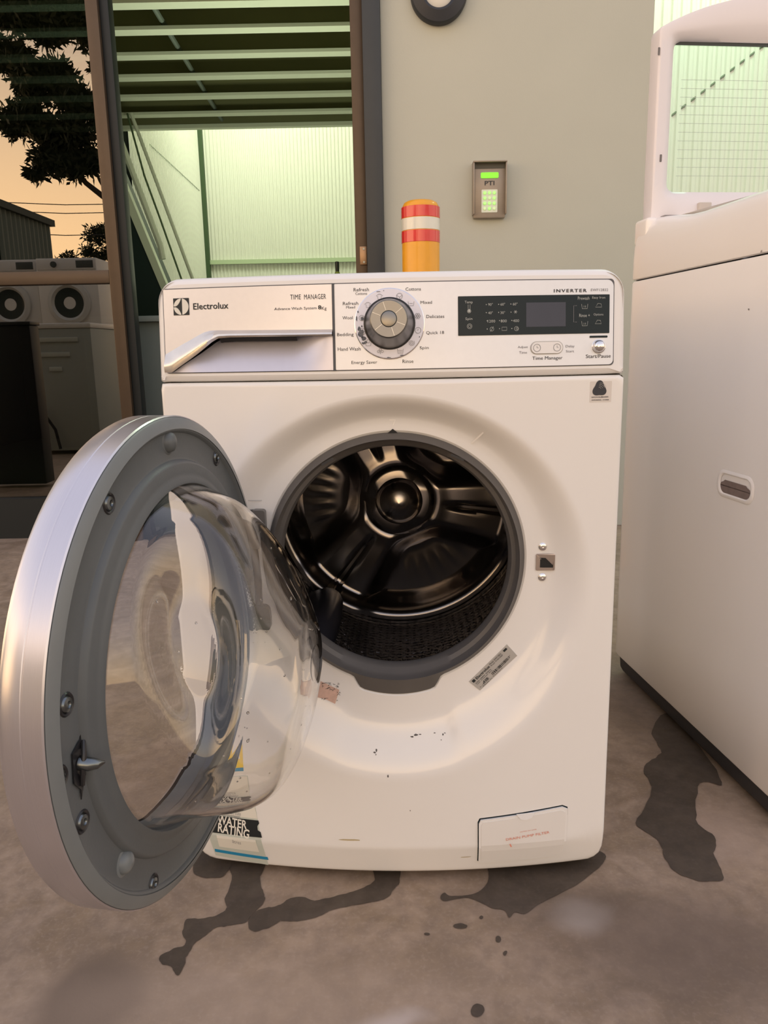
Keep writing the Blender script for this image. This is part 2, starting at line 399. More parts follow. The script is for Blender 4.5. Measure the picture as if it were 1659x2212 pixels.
HALLD = mat('dark_inner_wall', (.030, .042, .040), .6, noise_amt=.1, nscale=3)
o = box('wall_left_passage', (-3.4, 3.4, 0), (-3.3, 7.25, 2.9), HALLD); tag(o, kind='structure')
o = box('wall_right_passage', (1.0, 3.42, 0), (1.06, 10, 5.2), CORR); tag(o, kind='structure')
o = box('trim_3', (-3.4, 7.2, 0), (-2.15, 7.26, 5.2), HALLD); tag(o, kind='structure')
# low dark ceiling of the entrance with pale steel beams, ends at the tall lit hall
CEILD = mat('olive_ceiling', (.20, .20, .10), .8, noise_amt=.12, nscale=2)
YE = atZ(500, 272, 2.62).y
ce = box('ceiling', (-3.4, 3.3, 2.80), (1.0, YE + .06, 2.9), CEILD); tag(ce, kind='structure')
BEAM = mat('beam_cream', (.78, .82, .68), .5, noise_amt=.03)
ZC = 2.62
for py in (4, 62, 117, 164, 207, 245):
    y = atZ(500, py, ZC).y
    box('beam', (-3.3, y - .012, ZC), (1.0, y + .075, ZC + .02), BEAM, ce); 
    box('beam_web', (-3.3, y + .065, ZC + .02), (1.0, y + .075, 2.8), CEILD, ce)  # web given the dark ceiling colour for its unlit side
y = atZ(500, 272, ZC).y
box('edge_beam', (-3.3, y, ZC - .01), (1.0, y + .06, ZC + .02), BEAM, ce)
a = atZ(323, 0, ZC + .05); b = atZ(481, 262, ZC + .05)
tube('conduit', [a + (a - b) * .3, b + (b - a) * .02], .016, mat('conduit_grey', (.16, .19, .17), .5), ce)
o = box('ceiling_hall', (-3.4, 7.0, 5.2), (2.4, 10.1, 5.3), CEILD); tag(o, kind='structure')
o = box('ceiling_bay', (1.0, 3.3, 3.6), (4.6, 4.4, 3.7), BEAM); tag(o, kind='structure')
o = box('trim_4', (-3.4, YE + .005, ZC + .02), (1.0, YE + .065, 5.2), CEILD); tag(o, kind='structure')
# dark rods added in the sheeting valleys to stand for dashed shadow lines
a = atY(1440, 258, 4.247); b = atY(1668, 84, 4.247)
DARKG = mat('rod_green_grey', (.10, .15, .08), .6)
tag(tube('shadow_rod', [a, b], .0055, DARKG), 'thin dark rod standing in for the dashed shadow up the green-lit sheeting behind the open lid', 'shadow line')
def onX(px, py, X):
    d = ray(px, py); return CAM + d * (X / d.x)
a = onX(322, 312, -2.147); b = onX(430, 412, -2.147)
tag(tube('shadow_rod', [a, b], .009, DARKG), 'thin dark rod standing in for a diagonal shadow on the pale ribbed side wall inside the doorway', 'shadow line')
# rail low on the back wall
a = atY(440, 566, 9.95); b = atY(772, 566, 9.95)
RAILM = mat('rail_pale_green', (.50, .60, .42), .5)
o = box('trim_5', (a.x, 9.95, a.z - .03), (2.3, 9.985, a.z + .02), RAILM); tag(o, kind='structure')
a = atY(427, 275, 9.97); 
o = box('trim_6', (-2.14, 9.93, 0), (-2.09, 9.99, 5.2), mat('corner_dark', (.06, .10, .05), .6)); tag(o, kind='structure')

# staircase seen inside the opening: pale stringer and rails over a dark side
st = empty('staircase', (-1.8, 6.45, 0), label='pale steel staircase with slanting handrails and dark underside inside the doorway', cat='staircase')
PALE = mat('rail_pale', (.70, .74, .62), .45)
O6 = Vector((1.8, -6.45, 0))
def sp(px, py, Y): return atY(px, py, Y) + O6
sA, sB = sp(240, 318, 6.45), sp(362, 640, 6.45)
tube('handrail', [sp(240, 250, 6.4), sp(346, 530, 6.4), sp(352, 560, 6.4)], .024, PALE, st)
tube('handrail', [sp(283, 245, 6.5), sp(430, 640, 6.5)], .014, PALE, st)
tube('cable', [sp(275, 245, 6.55), sp(312, 380, 6.55), sp(345, 470, 6.55), sp(405, 640, 6.55)], .008, DARKG, st)
A_, B_ = sp(236, 312, 6.45), sp(375, 652, 6.45)
dn = Vector((0, 0, -.09))
mesh('stringer', [A_, B_, B_ + Vector((-.05, 0, -.02)), A_ + Vector((-.05, 0, -.05)), A_ + Vector((0, .08, 0)), B_ + Vector((0, .08, 0)), B_ + Vector((-.05, .08, -.02)), A_ + Vector((-.05, .08, -.05))],
     [(0, 1, 2, 3), (4, 7, 6, 5), (0, 4, 5, 1), (3, 2, 6, 7), (0, 3, 7, 4), (1, 5, 6, 2)], PALE, st, smooth=False)
A2, B2 = A_ + Vector((-.04, .02, -.04)), B_ + Vector((-.04, .02, -.02))
L_ = Vector((-1.0, 0, 0))
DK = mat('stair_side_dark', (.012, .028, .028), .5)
zf = -0.0
pr = [A2 + Vector((0, 0, 0)), B2, Vector((B2.x, B2.y, zf)), Vector((A2.x - .6, A2.y, zf)), Vector((A2.x - .6, A2.y, A2.z))]
pb = [p + Vector((0, .4, 0)) for p in pr]; n = len(pr)
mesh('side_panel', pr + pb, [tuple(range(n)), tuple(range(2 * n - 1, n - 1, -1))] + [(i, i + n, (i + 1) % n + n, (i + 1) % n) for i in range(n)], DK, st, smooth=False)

# ------------------------------------------------------------------ shop front: window with transom, door opening frame
BRONZE = mat('bronze_aluminium', (.085, .060, .040), .42, metal=.4, noise_amt=.1, nscale=30)
SLATE = mat('slate_frame', (.030, .036, .042), .45, noise_amt=.1, nscale=20)
NIGHT = mat('dark_frame_gap', (.006, .010, .012), .5)
win = tag(box('window_1', (-1.072, WY - .02, 0), (-1.026, WY + .06, 3.1), BRONZE, bev=.002), kind='structure')
zt = atY(100, 587, WY).z; zb = atY(100, 615, WY).z
box('transom', (-2.4, WY - .02, zb), (-1.072, WY + .05, zt), BRONZE, win, bev=.002)
box('frame', (-2.4, WY - .02, 0), (-2.34, WY + .05, 3.1), BRONZE, win)
box('frame', (-2.34, WY - .02, 3.04), (-1.072, WY + .05, 3.1), BRONZE, win)
box('frame', (-2.34, WY - .02, 0), (-1.072, WY + .05, .17), NIGHT, win)  # bottom rail made tall and black to cover the bright mirrored floor
box('pane', (-2.34, WY + .01, zt), (-1.072, WY + .016, 3.04), TINT, win)
box('pane', (-2.34, WY + .01, .06), (-1.072, WY + .016, zb + .002), TINT, win)
dr = tag(box('door_1', (-1.026, WY + .0, 0), (-.992, WY + .06, 3.1), NIGHT, bev=.002), kind='structure')
a0 = atY(756, 0, WY).x
box('jamb', (-.092, WY + .01, 0), (-.045, WY + .12, 3.1), BRONZE, dr, bev=.002)
box('jamb', (-.046, WY - .03, 0), (.022, WY + .1, 3.1), SLATE, dr, bev=.003)
box('sill', (-1.0, WY + .0, 0), (-.09, WY + .1, .02), BRONZE, dr)
lp = atY(786, 552, WY)
lat = box('strike_plate', (lp.x - .016, WY + .0, lp.z - .035), (lp.x + .012, WY + .012, lp.z + .035), mat('brass_dull', (.34, .22, .13), .4, metal=.7), dr, bev=.002)
for s in (-1, 1):
    lathe('screw', [(.0, -.003), (.004, -.003), (.004, .002)], SCREW, lat, center=(lp.x, WY, lp.z + s * .025), n=12)
# white pull cord beside the opening
c = [atY(268, 380, 3.42), atY(272, 480, 3.42), atY(277, 560, 3.42), atY(279, 600, 3.42), atY(281, 700, 3.42), atY(285, 780, 3.42)]
cr_ = empty('pull_cord', (0, 0, 0), label='thin pale cord hanging beside the dark edge of the doorway', cat='cord')
tube('cord', c, .0035, mat('cord_pale', (.40, .42, .34), .6), cr_, n=6)
tube('toggle', [c[2] + Vector((0, 0, .03)), c[2], c[2] - Vector((0, 0, .05))], .008, mat('cord_pale', (.4, .42, .34)), cr_, rad=[.003, .008, .004])

# counter inside and the bottle on it
ct = empty('service_counter', (-.66, 3.7, 0), label='blue-grey counter standing just inside the doorway', cat='counter')
CNT = mat('counter_bluegrey', (.155, .185, .175), .5, noise_amt=.05)
box('cabinet', (-.66, -.20, 0), (.66, .25, .895), CNT, ct, bev=.003)
box('worktop', (-.68, -.23, .895), (.67, .27, .92), mat('counter_top', (.22, .26, .25), .4), ct, bev=.003)
bp = atY(728, 565, 3.68)
bt = empty('bottle', (bp.x, 3.68, .92), label='small green bottle with a dark capped neck in the doorway', cat='bottle')
H = bp.z - .92
lathe('body', [(.0, 0), (.025, .0), (.027, .004), (.027, H * .6), (.024, H * .68), (.012, H * .78), (.0075, H * .82), (.0075, H - .045)], mat('bottle_green', (.20, .28, .03), .15, spec=.6), bt, axis='z', n=24)
lathe('cap', [(.0085, H - .05), (.009, H - .02), (.009, H - .002), (.007, H), (0, H)], mat('cap_dark', (.01, .018, .01), .4), bt, axis='z', n=20)

# ------------------------------------------------------------------ wall things
# access keypad
kx = (atY(1016, 415, WY).x + atY(1090, 415, WY).x) / 2 + .004; kz0 = atY(1052, 478, WY).z; kz1 = atY(1052, 355, WY).z
kp = empty('access_keypad', (kx, WY, kz0), label='weathered steel access keypad with green screen and twelve lit keys on the beige wall', cat='keypad')
HK = kz1 - kz0; KST = mat('keypad_steel', (.30, .26, .22), .42, metal=.35, noise_amt=.12, nscale=30)
wk = .062
bm_ = bmesh.new()
# housing: hood at the top leans out further than the foot
pf = [(-wk, -.028, .012), (wk, -.028, .012), (wk, -.030, HK - .03), (-wk, -.030, HK - .03)]
box('housing', (-wk, -.028, .008), (wk, 0, HK), KST, kp, bev=.004)
box('side_cheek', (-wk - .003, -.048, .02), (-wk + .002, 0, HK + .002), KST, kp, bev=.001)
box('side_cheek', (wk - .002, -.048, .02), (wk + .003, 0, HK + .002), KST, kp, bev=.001)
box('hood', (-wk - .003, -.052, HK - .002), (wk + .003, 0, HK + .003), KST, kp, bev=.001)
SK = lambda x, z, off=0: (x, -.028 - off, z)
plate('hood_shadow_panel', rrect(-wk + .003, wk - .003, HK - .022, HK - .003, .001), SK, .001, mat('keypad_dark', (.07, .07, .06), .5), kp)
plate('screen', rrect(-.034, .034, HK - .056, HK - .036, .004), SK, .003, mat('lit_screen', (.2, .9, .05), .3, emit=(.20, .95, .02, .75)), kp, th=.003)
text('PTI', SK, INK, kp, -.019, .019, HK - .082, HK - .066, off=.0012, bold=.02)
pad = plate('key_panel', rrect(-.031, .031, .028, .112, .003), SK, .002, mat('key_panel_white', (.62, .64, .56), .4, emit=(.7, .8, .6, .12)), kp, th=.002)
for r in range(4):
    for q in range(3):
        lathe('key', [(0, -.0345), (.0045, -.0345), (.0062, -.033), (.0064, -.030)], mat('lit_key', (.45, .8, .35), .3, emit=(.35, .95, .12, .55)) if (r + 2 * q) % 4 else mat('pale_key', (.62, .75, .5), .3, emit=(.5, .8, .3, .35)), pad, center=((q - 1) * .0185, 0, .042 + r * .0192), n=14)
# bollard
bx = atY(908, 431, 2.6)
bo = empty('bollard', (bx.x, 2.6, 0), label='yellow safety bollard with red and white reflective bands before the beige wall', cat='bollard')
BZ = bx.z - .006; br = .0605
BYEL = mat('bollard_yellow', (.80, .36, .015), .38, coat=.3, noise_amt=.1, nscale=20)
lathe('post', [(br + .03, 0), (br + .03, .008), (br, .01), (br, BZ - .03), (br * .97, BZ - .018), (br * .87, BZ - .006), (br * .7, BZ), (0, BZ + .003)], BYEL, bo, axis='z', n=48)
def band(py0, py1, m):
    z0, z1 = atY(867, py1, 2.6).z, atY(867, py0, 2.6).z
    lathe('reflective_band', [(br, z0), (br + .0015, z0 + .0006), (br + .0015, z1 - .0006), (br, z1)], m, bo, axis='z', n=48)
band(450, 474, mat('band_red', (.68, .035, .035), .22, coat=.6, noise_amt=.1, nscale=30))
band(475, 501, mat('band_white', (.72, .71, .64), .25, coat=.5, noise_amt=.06))
band(502, 527, MATS['band_red'])
# round fitting at the top of the wall
rc = atY(948, -18, WY - .03); rr_ = atY(1009, -18, WY - .03).x - rc.x
rl = empty('round_wall_lamp', (rc.x, WY, rc.z), label='round dark fitting with pale centre high on the beige wall', cat='lamp')
lathe('ring', [(rr_, 0), (rr_ + .002, -.02), (rr_ - .004, -.034), (rr_ * .62, -.044), (rr_ * .52, -.036), (rr_ * .5, -.02)], mat('ring_navy', (.018, .022, .032), .4), rl, n=56)
lathe('lens', [(rr_ * .54, -.025), (rr_ * .4, -.034), (rr_ * .2, -.038), (0, -.039)], mat('lens_white', (.75, .75, .72), .3), rl, n=40)

# ================================================================== FRONT-LOADING WASHER
X0, DW, AW = .011, 1.0, radians(2.0)
wash = empty('washing_machine', (X0, DW, 0), -AW, label='white front-loading washing machine with open round door and silver control panel', cat='washing machine')
WM = Matrix.Translation((X0, DW, 0)) @ Matrix.Rotation(-AW, 4, 'Z'); WI = WM.inverted()
HW, BUL = .2985, .033
SEAM = .7175; TZ = .848; TILT = tan(radians(7))
def fy(x): return -BUL * (1 - min(1, (x / HW) ** 2))
def body_y(x, z):                                # lower front, tucks back at the bottom lip
    y = fy(x)
    if z < .062: y += (.062 - z) * .3
    return y
def cons_y(x, z): return fy(x) + max(0, z - SEAM) * TILT
HC = (.003, .474); DC = (0.0, .434); DR = .266; DEEP = .032
def rd_(a):                                      # radius of the dish edge seen from the hole centre
    dx, dz = DC[0] - HC[0], DC[1] - HC[1]; b = cos(a) * dx + sin(a) * dz; c = dx * dx + dz * dz - DR * DR
    return b + sqrt(b * b - c)
def rh_(a):                                      # porthole with its widened foot
    k = (a + pi / 2 + pi) % (2 * pi) - pi        # angle from straight down
    r = .1755
    flat = .187 / max(.5, cos(k))                # lower edge of the foot
    if abs(k) < .40: r = .1755 + (min(.1955, .188 + .004 * (1 - (k / .4) ** 2)) - .1755) * (1 - ss(.26, .37, abs(k)))
    return r
def dish_y(x, z):
    dx, dz = x - HC[0], z - HC[1]; r = hypot(dx, dz); a = atan2(dz, dx); ro = rd_(a); ri = rh_(a)
    r1 = ri + .34 * (ro - ri)
    return DEEP * (1 - ss(r1 - .004, ro, r)) if r > r1 - .004 else DEEP
def front_y(x, z): return body_y(x, z) + dish_y(x, z)
S_body = lambda x, z, off=0: (x, front_y(x, z) - off, z)
S_cons = lambda x, z, off=0: (x, cons_y(x, z) - off, z)
def loc(px, py, S):
    """pixel -> local (x,z) on the washer surface S"""
    off = -.02; R = WM.to_3x3()
    for _ in range(6):
        p = WI @ onpl(px, py, WM @ Vector((0, off, 0)), R @ Vector((0, 1, 0)))
        off = S(p.x, p.z, 0)[1]
    return p.x, p.z
C_ = lambda px, py: loc(px, py, S_cons)
B_l = lambda px, py: loc(px, py, S_body)

# cabinet: rounded-top shell, open at the front, with a back
prof = rrect(-HW + .003, HW - .003, .022, TZ - .004, (.022, .022, .026, .026), 8)
rows = [[(x, y, z) for x, z in prof] for y in (.012, .3, .585)]
rows.append([(x * .98, .59, z * .985 + .006) for x, z in prof])
vs, fs = grid(rows, True); n_ = len(prof); fs.append(tuple(3 * n_ + j for j in range(n_)))
mesh('cabinet', vs, fs, WHITE, wash)
# lower front panel with the dish and porthole
N = 360
angs = [2 * pi * i / N for i in range(N)]
OUT = rrect(-HW, HW, .012, SEAM - .0004, (.026, .022, .004, .004), 8)
def rayrect(a):
    best = None; dx, dz = cos(a), sin(a); n = len(OUT)
    for i in range(n):
        (ax, az), (bx_, bz_) = OUT[i], OUT[(i + 1) % n]
        ex, ez = bx_ - ax, bz_ - az; det = dx * (-ez) + dz * ex
        if abs(det) < 1e-12: continue
        qx, qz = ax - HC[0], az - HC[1]
        t = (qx * (-ez) + qz * ex) / det; s = (dx * qz - dz * qx) / det
        if t > 0 and -1e-6 <= s <= 1 + 1e-6: best = t if best is None else max(best, t)
    return best
rows = [[] for _ in range(0)]
fr = [0, .15, .3, .36, .42, .5, .6, .7, .8, .88, .94, 1.0]
R0 = [[], []]; Rm = [[] for _ in fr]; Ro = [[] for _ in range(40)]; Re = [[] for _ in range(4)]
for a in angs:
    ri, ro, re_ = rh_(a), rd_(a), rayrect(a); ro = min(ro, re_ - .004)
    ca, sa = cos(a), sin(a)
    y0 = front_y(HC[0] + ri * ca, HC[1] + ri * sa)
    R0[0].append((HC[0] + (ri - .003) * ca, y0 + .02, HC[1] + (ri - .003) * sa)); R0[1].append((HC[0] + (ri - .0015) * ca, y0 + .003, HC[1] + (ri - .0015) * sa))
    for k, f in enumerate(fr):
        r = ri + .002 + (ro - ri - .002) * f; x, z = HC[0] + r * ca, HC[1] + r * sa; Rm[k].append((x, front_y(x, z), z))
    for k in range(40):
        r = ro + (re_ - .006 - ro) * (k + 1) / 40; x, z = HC[0] + r * ca, HC[1] + r * sa; Ro[k].append((x, front_y(x, z), z))
    for k, (i_, b_) in enumerate(((.003, .0007), (.0008, .003), (.0, .007), (.0, .018))):
        r = re_ - i_; x, z = HC[0] + r * ca, HC[1] + r * sa; Re[k].append((x, body_y(x, z) + b_, z))
vs, fs = grid(R0 + Rm + Ro + Re, True)
mesh('front_panel', vs, [f[::-1] for f in fs], WHITE, wash)
# side returns between bulged front and cabinet
def rim_strip(name, outline, yf, back, m):
    rows = [[(x, yf(x, z) + .006, z) for x, z in outline], [(x, back, z) for x, z in outline]]
    vs, fs = grid(rows, True); return mesh(name, vs, fs, m, wash)
rim_strip('panel_return', [(x * .998, z) for x, z in OUT], body_y, .03, WHITE)
# toe shadow plate and feet
box('base', (-.27, .05, .018), (.27, .57, .03), DKPL, wash)
for sx_ in (-1, 1):
    for yy in (.08, .52):
        lathe('foot', [(0, 0), (.022, 0), (.022, .008), (.01, .01), (.01, .03)], DKPL, wash, axis='z', center=(sx_ * .24, yy, 0), n=20)

# control console
CO = rrect(-HW - .0005, HW + .0005, SEAM + .0005, TZ, (.003, .003, .030, .030), 9)
rows = []
cxm, czm = 0, .785
def inset(P, d):
    n = len(P); o = []
    for i in range(n):
        a, b = P[i - 1], P[(i + 1) % n]; dx, dz = b[0] - a[0], b[1] - a[1]; l = hypot(dx, dz) or 1
        o.append((P[i][0] - dz / l * d, P[i][1] + dx / l * d))
    return o
def dense(P, step=.012):
    o = []
    for i in range(len(P)):
        a, b = P[i], P[(i + 1) % len(P)]; k = max(1, int(hypot(b[0] - a[0], b[1] - a[1]) / step))
        for j in range(k): o.append((a[0] + (b[0] - a[0]) * j / k, a[1] + (b[1] - a[1]) * j / k))
    return o
CD = dense(CO)
for d, bk in ((.0, .03), (.0, .012), (.0012, .006), (.004, .002), (.008, .0)):
    rows.append([(x, cons_y(x, z) + bk, z) for x, z in inset(CD, d)])
vs, fs = grid(rows, True)
con = mesh('control_panel', vs, fs, WHITE_P, wash)
# face of the console
face_plate = plate('face', inset(CD, .008), S_cons, 0, WHITE_P, con, th=.002)
# ---- display plate (right) and drawer (left)
pl = [C_(724, 616)[0], C_(1325, 602)[0]]; zt0 = .5 * (C_(724, 616)[1] + C_(1325, 602)[1]); zb0 = .5 * (C_(728, 803)[1] + C_(1324, 783)[1])
DS0, DS1 = C_(356, 700)[0], C_(720, 700)[0]
GAPM = mat('seam_grey', (.10, .10, .11), .6)
gap_plate = plate('panel_gap', rrect(DS0 - .0012, pl[1] + .0012, zb0 - .0012, zt0 + .0012, .005), S_cons, .0006, GAPM, con)
def cut_hole(o, x0, x1, z0, z1):                 # open the face where the drawer scoop sinks in
    b = bmesh.new(); b.from_mesh(o.data)
    for co, no in (((x0, 0, 0), (1, 0, 0)), ((x1, 0, 0), (1, 0, 0)), ((0, 0, z0), (0, 0, 1)), ((0, 0, z1), (0, 0, 1))):
        bmesh.ops.bisect_plane(b, geom=b.verts[:] + b.edges[:] + b.faces[:], plane_co=co, plane_no=no)
    dl = [f for f in b.faces if x0 < f.calc_center_median().x < x1 and z0 < f.calc_center_median().z < z1]
    bmesh.ops.delete(b, geom=dl, context='FACES'); b.to_mesh(o.data); b.free()
for o_ in (face_plate, gap_plate): cut_hole(o_, DS0 + .0002, DS1 - .001, zb0 + .0003, zt0 - .0006)
fas = plate('fascia', rrect(DS1 + .0022, pl[1], zb0, zt0, (.001, .006, .008, .001)), S_cons, .0016, SILVERP, con)
SF = lambda x, z, off=0: S_cons(x, z, off + .0016)
def T(s, px0, py0, px1, py1, m=INK, bold=0.0, parent=fas, S=SF, sp=1.0, nm='lettering'):
    x0, z0 = C_(px0, py1); x1, z1 = C_(px1, py0); xm, zm0 = C_((px0 + px1) / 2, py1); _, zm1 = C_((px0 + px1) / 2, py0)
    return text(s, S, m, parent, x0, x1, zm0, zm1, bold=bold, spacing=sp, name=nm)
# programme names around the dial (px boxes measured on the photograph)
for s, a, b, c, d in (('Refresh', 764, 622, 797, 629.5), ('Cottons', 768, 631.5, 793, 637), ('Refresh', 741, 652, 774, 659), ('Mixed', 748, 661, 767, 666.5),
                      ('Wool', 740, 683, 762, 690), ('Bedding', 728.6, 719, 764, 728), ('Hand Wash', 730, 750, 779, 757.5), ('Energy Saver', 759.5, 779, 815, 788),
                      ('Cottons', 876, 621, 909, 628), ('Mixed', 908.5, 650, 933, 656.5), ('Delicates', 921, 680, 959.5, 687), ('Quick 18', 920.5, 715, 959, 723),
                      ('Spin', 906.5, 748, 926, 756), ('Rinse', 869.5, 776.5, 893, 784)):
    T(s, a, b, c, d)
T('INVERTER', 1196, 624.5, 1267, 631.5, m=INK, bold=.02, sp=1.3)
T('EWF12832', 1276, 623.5, 1313, 629, m=INKG, sp=1.1)
T('Adjust', 1118, 747, 1140, 753.5, m=INKG); T('Time', 1121, 758.5, 1138, 764, m=INKG)
T('Delay', 1221.5, 745, 1240.5, 752, m=INKG); T('Start', 1222, 756, 1239.5, 761, m=INKG)
T('Time Manager', 1149.5, 769.5, 1214.5, 779, m=INK); T('Start/Pause', 1265, 765, 1318.5, 773, m=INK)
# dial ring and knob
dc = C_(841.5, 700); RRing = C_(916, 700)[0] - dc[0]
def SDisc(cx, cz, h):                             # frame standing on the console face
    p = Vector(S_cons(cx, cz, 0)); t = Vector((0, TILT, 1)).normalized(); nrm = Vector((0, -1, TILT)).normalized()
    return p, Vector((1, 0, 0)), t, nrm
def turned(name, prof, cx, cz, m, parent, n=64, start=0):
    p, u, v, nn = SDisc(cx, cz, 0); rows = []
    for r, h in prof: rows.append([p + u * r * cos(2 * pi * j / n) + v * r * sin(2 * pi * j / n) + nn * h for j in range(n)])
    vs, fs = grid(rows, True); return mesh(name, vs, fs, m, parent)
rg = turned('dial_ring', [(RRing, -.002), (RRing, .0035), (RRing - .0008, .0045), (.02, .0047)], *dc, RINGM, con)
turned('dial_edge', [(RRing + .0008, -.001), (RRing + .0008, .003), (RRing - .0001, .0037)], *dc, CHROME, con)
SR = lambda x, z, off=0: tuple(Vector(SDisc(*dc, 0)[0]) + Vector((1, 0, 0)) * (x - dc[0]) + SDisc(*dc, 0)[2] * (z - dc[1]) + SDisc(*dc, 0)[3] * (.0048 + off))
kn = turned('knob', [(.0305, .003), (.0305, .006), (.0292, .008), (.0286, .012), (.027, .02), (.0245, .030), (.0232, .036), (.0222, .0395), (.0212, .0405), (.0095, .0402)], dc[0], dc[1], KNOBM, con)
turned('knob_collar', [(.0318, .002), (.0318, .0052), (.0303, .0056)], *dc, DKPL, con)
turned('knob_centre', [(.0096, .0402), (.0093, .0396), (.0089, .0406), (.006, .0412), (0, .0413)], *dc, KNOBM, kn)
turned('knob_groove', [(.0098, .0404), (.0092, .0407)], *dc, BLACK, kn)
p_, u_, v_, n_2 = SDisc(*dc, 0)
vs, fs = [], []
for i in range(6):                                # scored lines on the knob face
    a = radians(38 + 60 * i) if i % 3 != 1 else radians(38 + 60 * i + 10); q = len(vs)
    for r, sd in ((.0105, -1), (.0105, 1), (.0208, 1), (.0208, -1)):
        vs.append(p_ + u_ * (r * cos(a) - sd * .00018 * sin(a)) + v_ * (r * sin(a) + sd * .00018 * cos(a)) + n_2 * .0409)
    fs.append((q, q + 1, q + 2, q + 3))
mesh('score_line', vs, fs, mat('score_pale', (.75, .73, .68), .3, metal=.6), kn, smooth=False)
# icons on the ring
def U(c, w_, h): return [(c[0] - w_, c[1] + h), (c[0] - w_ * .8, c[1] - h), (c[0] + w_ * .8, c[1] - h), (c[0] + w_, c[1] + h)]
def icon(px, py, fn):
    x, z = C_(px, py); stroke(fn(x, z), .0005, SR, .0004, INKG, 'icon', rg)
I = .0036
icon(863, 641, lambda x, z: [circ(x, z, I, 14), [(x - I, z + .001), (x, z - .001), (x + I, z + .001)], [(x, z - .001), (x, z - I)]])
icon(888, 657, lambda x, z: [U((x, z), I, I * .7), [(x - .002, z), (x + .002, z)]])
icon(902, 684, lambda x, z: [circ(x, z, .0012, 8)] + [circ(x + .0024 * cos(k * pi / 3), z + .0024 * sin(k * pi / 3), .0012, 8) for k in range(6)])
icon(903, 715, lambda x, z: [circ(x, z, I, 16), [(x, z + .002), (x, z), (x - .0015, z)]])
icon(889, 742, lambda x, z: [[(x + (.0006 + .0033 * t / 24) * cos(t * .55), z + (.0006 + .0033 * t / 24) * sin(t * .55)) for t in range(25)]])
icon(865, 760, lambda x, z: [U((x, z), I, I * .8), [(x - .0025, z + .001), (x + .0025, z + .001)], [(x - .002, z - .001), (x + .002, z - .001)]])
icon(822, 760, lambda x, z: [circ(x, z + .002, .0014, 10), circ(x - .0024, z - .0005, .0014, 10), circ(x + .0024, z - .0005, .0014, 10), [(x, z), (x, z - .0035)]])
icon(796, 744, lambda x, z: [U((x, z), I, I * .7), circ(x, z + .003, .002, 10)])
SMUT = mat('worn_ring_grime', (.10, .11, .13), .6, noise_amt=.5, nscale=400)
icon(783, 718, lambda x, z: [circ(x, z, I * 1.1, 12), circ(x, z, I * .6, 10), [(x - I, z), (x + I, z)]])
icon(782, 690, lambda x, z: [circ(x, z + .001, I * .9, 12), circ(x + .001, z, I * .5, 8)])
icon(795, 660, lambda x, z: [[(x - .004, z + .001), (x - .001, z + .003), (x + .001, z + .003), (x + .004, z + .001), (x + .002, z), (x + .002, z - .003), (x - .002, z - .003), (x - .002, z), (x - .004, z + .001)]])
icon(820, 642, lambda x, z: [[(x - .004, z + .001), (x - .001, z + .003), (x + .001, z + .003), (x + .004, z + .001), (x + .002, z), (x + .002, z - .003), (x - .002, z - .003), (x - .002, z), (x - .004, z + .001)]])
def smudge(name, pts, S, m, parent, off=.0003):   # irregular flat mark
    vs, fs = [], []
    for (x, z, rx, rz) in pts:
        k = len(vs); n = 11
        for j in range(n):
            a = 2 * pi * j / n; q = .7 + .6 * random.random(); vs.append(S(x + rx * q * cos(a), z + rz * q * sin(a), off))
        fs.append(tuple(range(k, k + n)))
    o = mesh(name, vs, fs, m, parent, smooth=False)
    if len(pts) > 1: o['kind'] = 'stuff'
    return o
W_ = []
for px, py, r, q in ((783, 690, 4, 5), (781, 722, 6, 8), (786, 732, 5, 5), (777, 712, 4, 5), (771, 690, 1.5, 5), (774, 675, 1.5, 2), (790, 741, 3, 3), (782, 706, 1.5, 2.5), (785, 743, 3, 2), (895, 703, 1.5, 2), (894, 712, 1, 3), (868, 769, 5, 1.2), (840, 774, 5, 1), (817, 631, 4, .8), (829, 629, .8, 1), (906, 729, 1, 1.2)):
    x, z = C_(px, py); W_.append((x, z, r * .00059, q * .00059))
smudge('worn_mark', W_, SR, SMUT, rg, .00025)
# black touch strip with its writing
x0, zt1 = C_(989, 642.5); x1, zt2 = C_(1316, 634); zb1 = C_(990, 727)[1]; zb2 = C_(1316, 718)[1]
zt1 = (zt1 + zt2) / 2; zb1 = (zb1 + zb2) / 2
scr = plate('display_window', rrect(x0, x1, zb1, zt1, .0008), SF, .0008, BLACK, con)
SL = lambda x, z, off=0: SF(x, z, off + .0008)
a_, b_ = C_(1136, 654), C_(1221, 705)
plate('lcd_screen', rrect(a_[0], b_[0], b_[1], a_[1], .0004), SL, .0003, LCD, scr)
def TL(s, a, b, c, d, m=INKL, bold=0): return T(s, a, b, c, d, m, bold, scr, SL)
TL('Temp', 1003.5, 650, 1020.5, 657.5); TL('Spin', 1005, 686, 1020, 693)
for r, row in enumerate((('90°', '60°', '60°'), ('40°', '30°', ''), ('1200', '800', '400'))):
    for q, s in enumerate(row):
        if s:
            X = 1058 + q * 26.5 + (0 if r < 2 else 2); Y = 658 + r * 18 - q * .5; wd = 5 if r < 2 else (8 if r + q == 2 else 6.5)
            TL(s, X - wd + 1, Y - 3, X + wd + 1, Y + 3)
vs = []
for r in range(4):
    for q in range(3):
        x, z = C_(1050 + q * 26.5 + (2 if r > 1 else 0), 658 + r * 17.6 - q * .5); vs.append((x, z, .0006, .0006))
smudge('indicator_dots', vs, SL, INKL, scr)
def ic2(px, py, fn, m=INKL, wd=.0004):
    x, z = C_(px, py); stroke(fn(x, z), wd, SL, .0004, m, 'icon', scr)
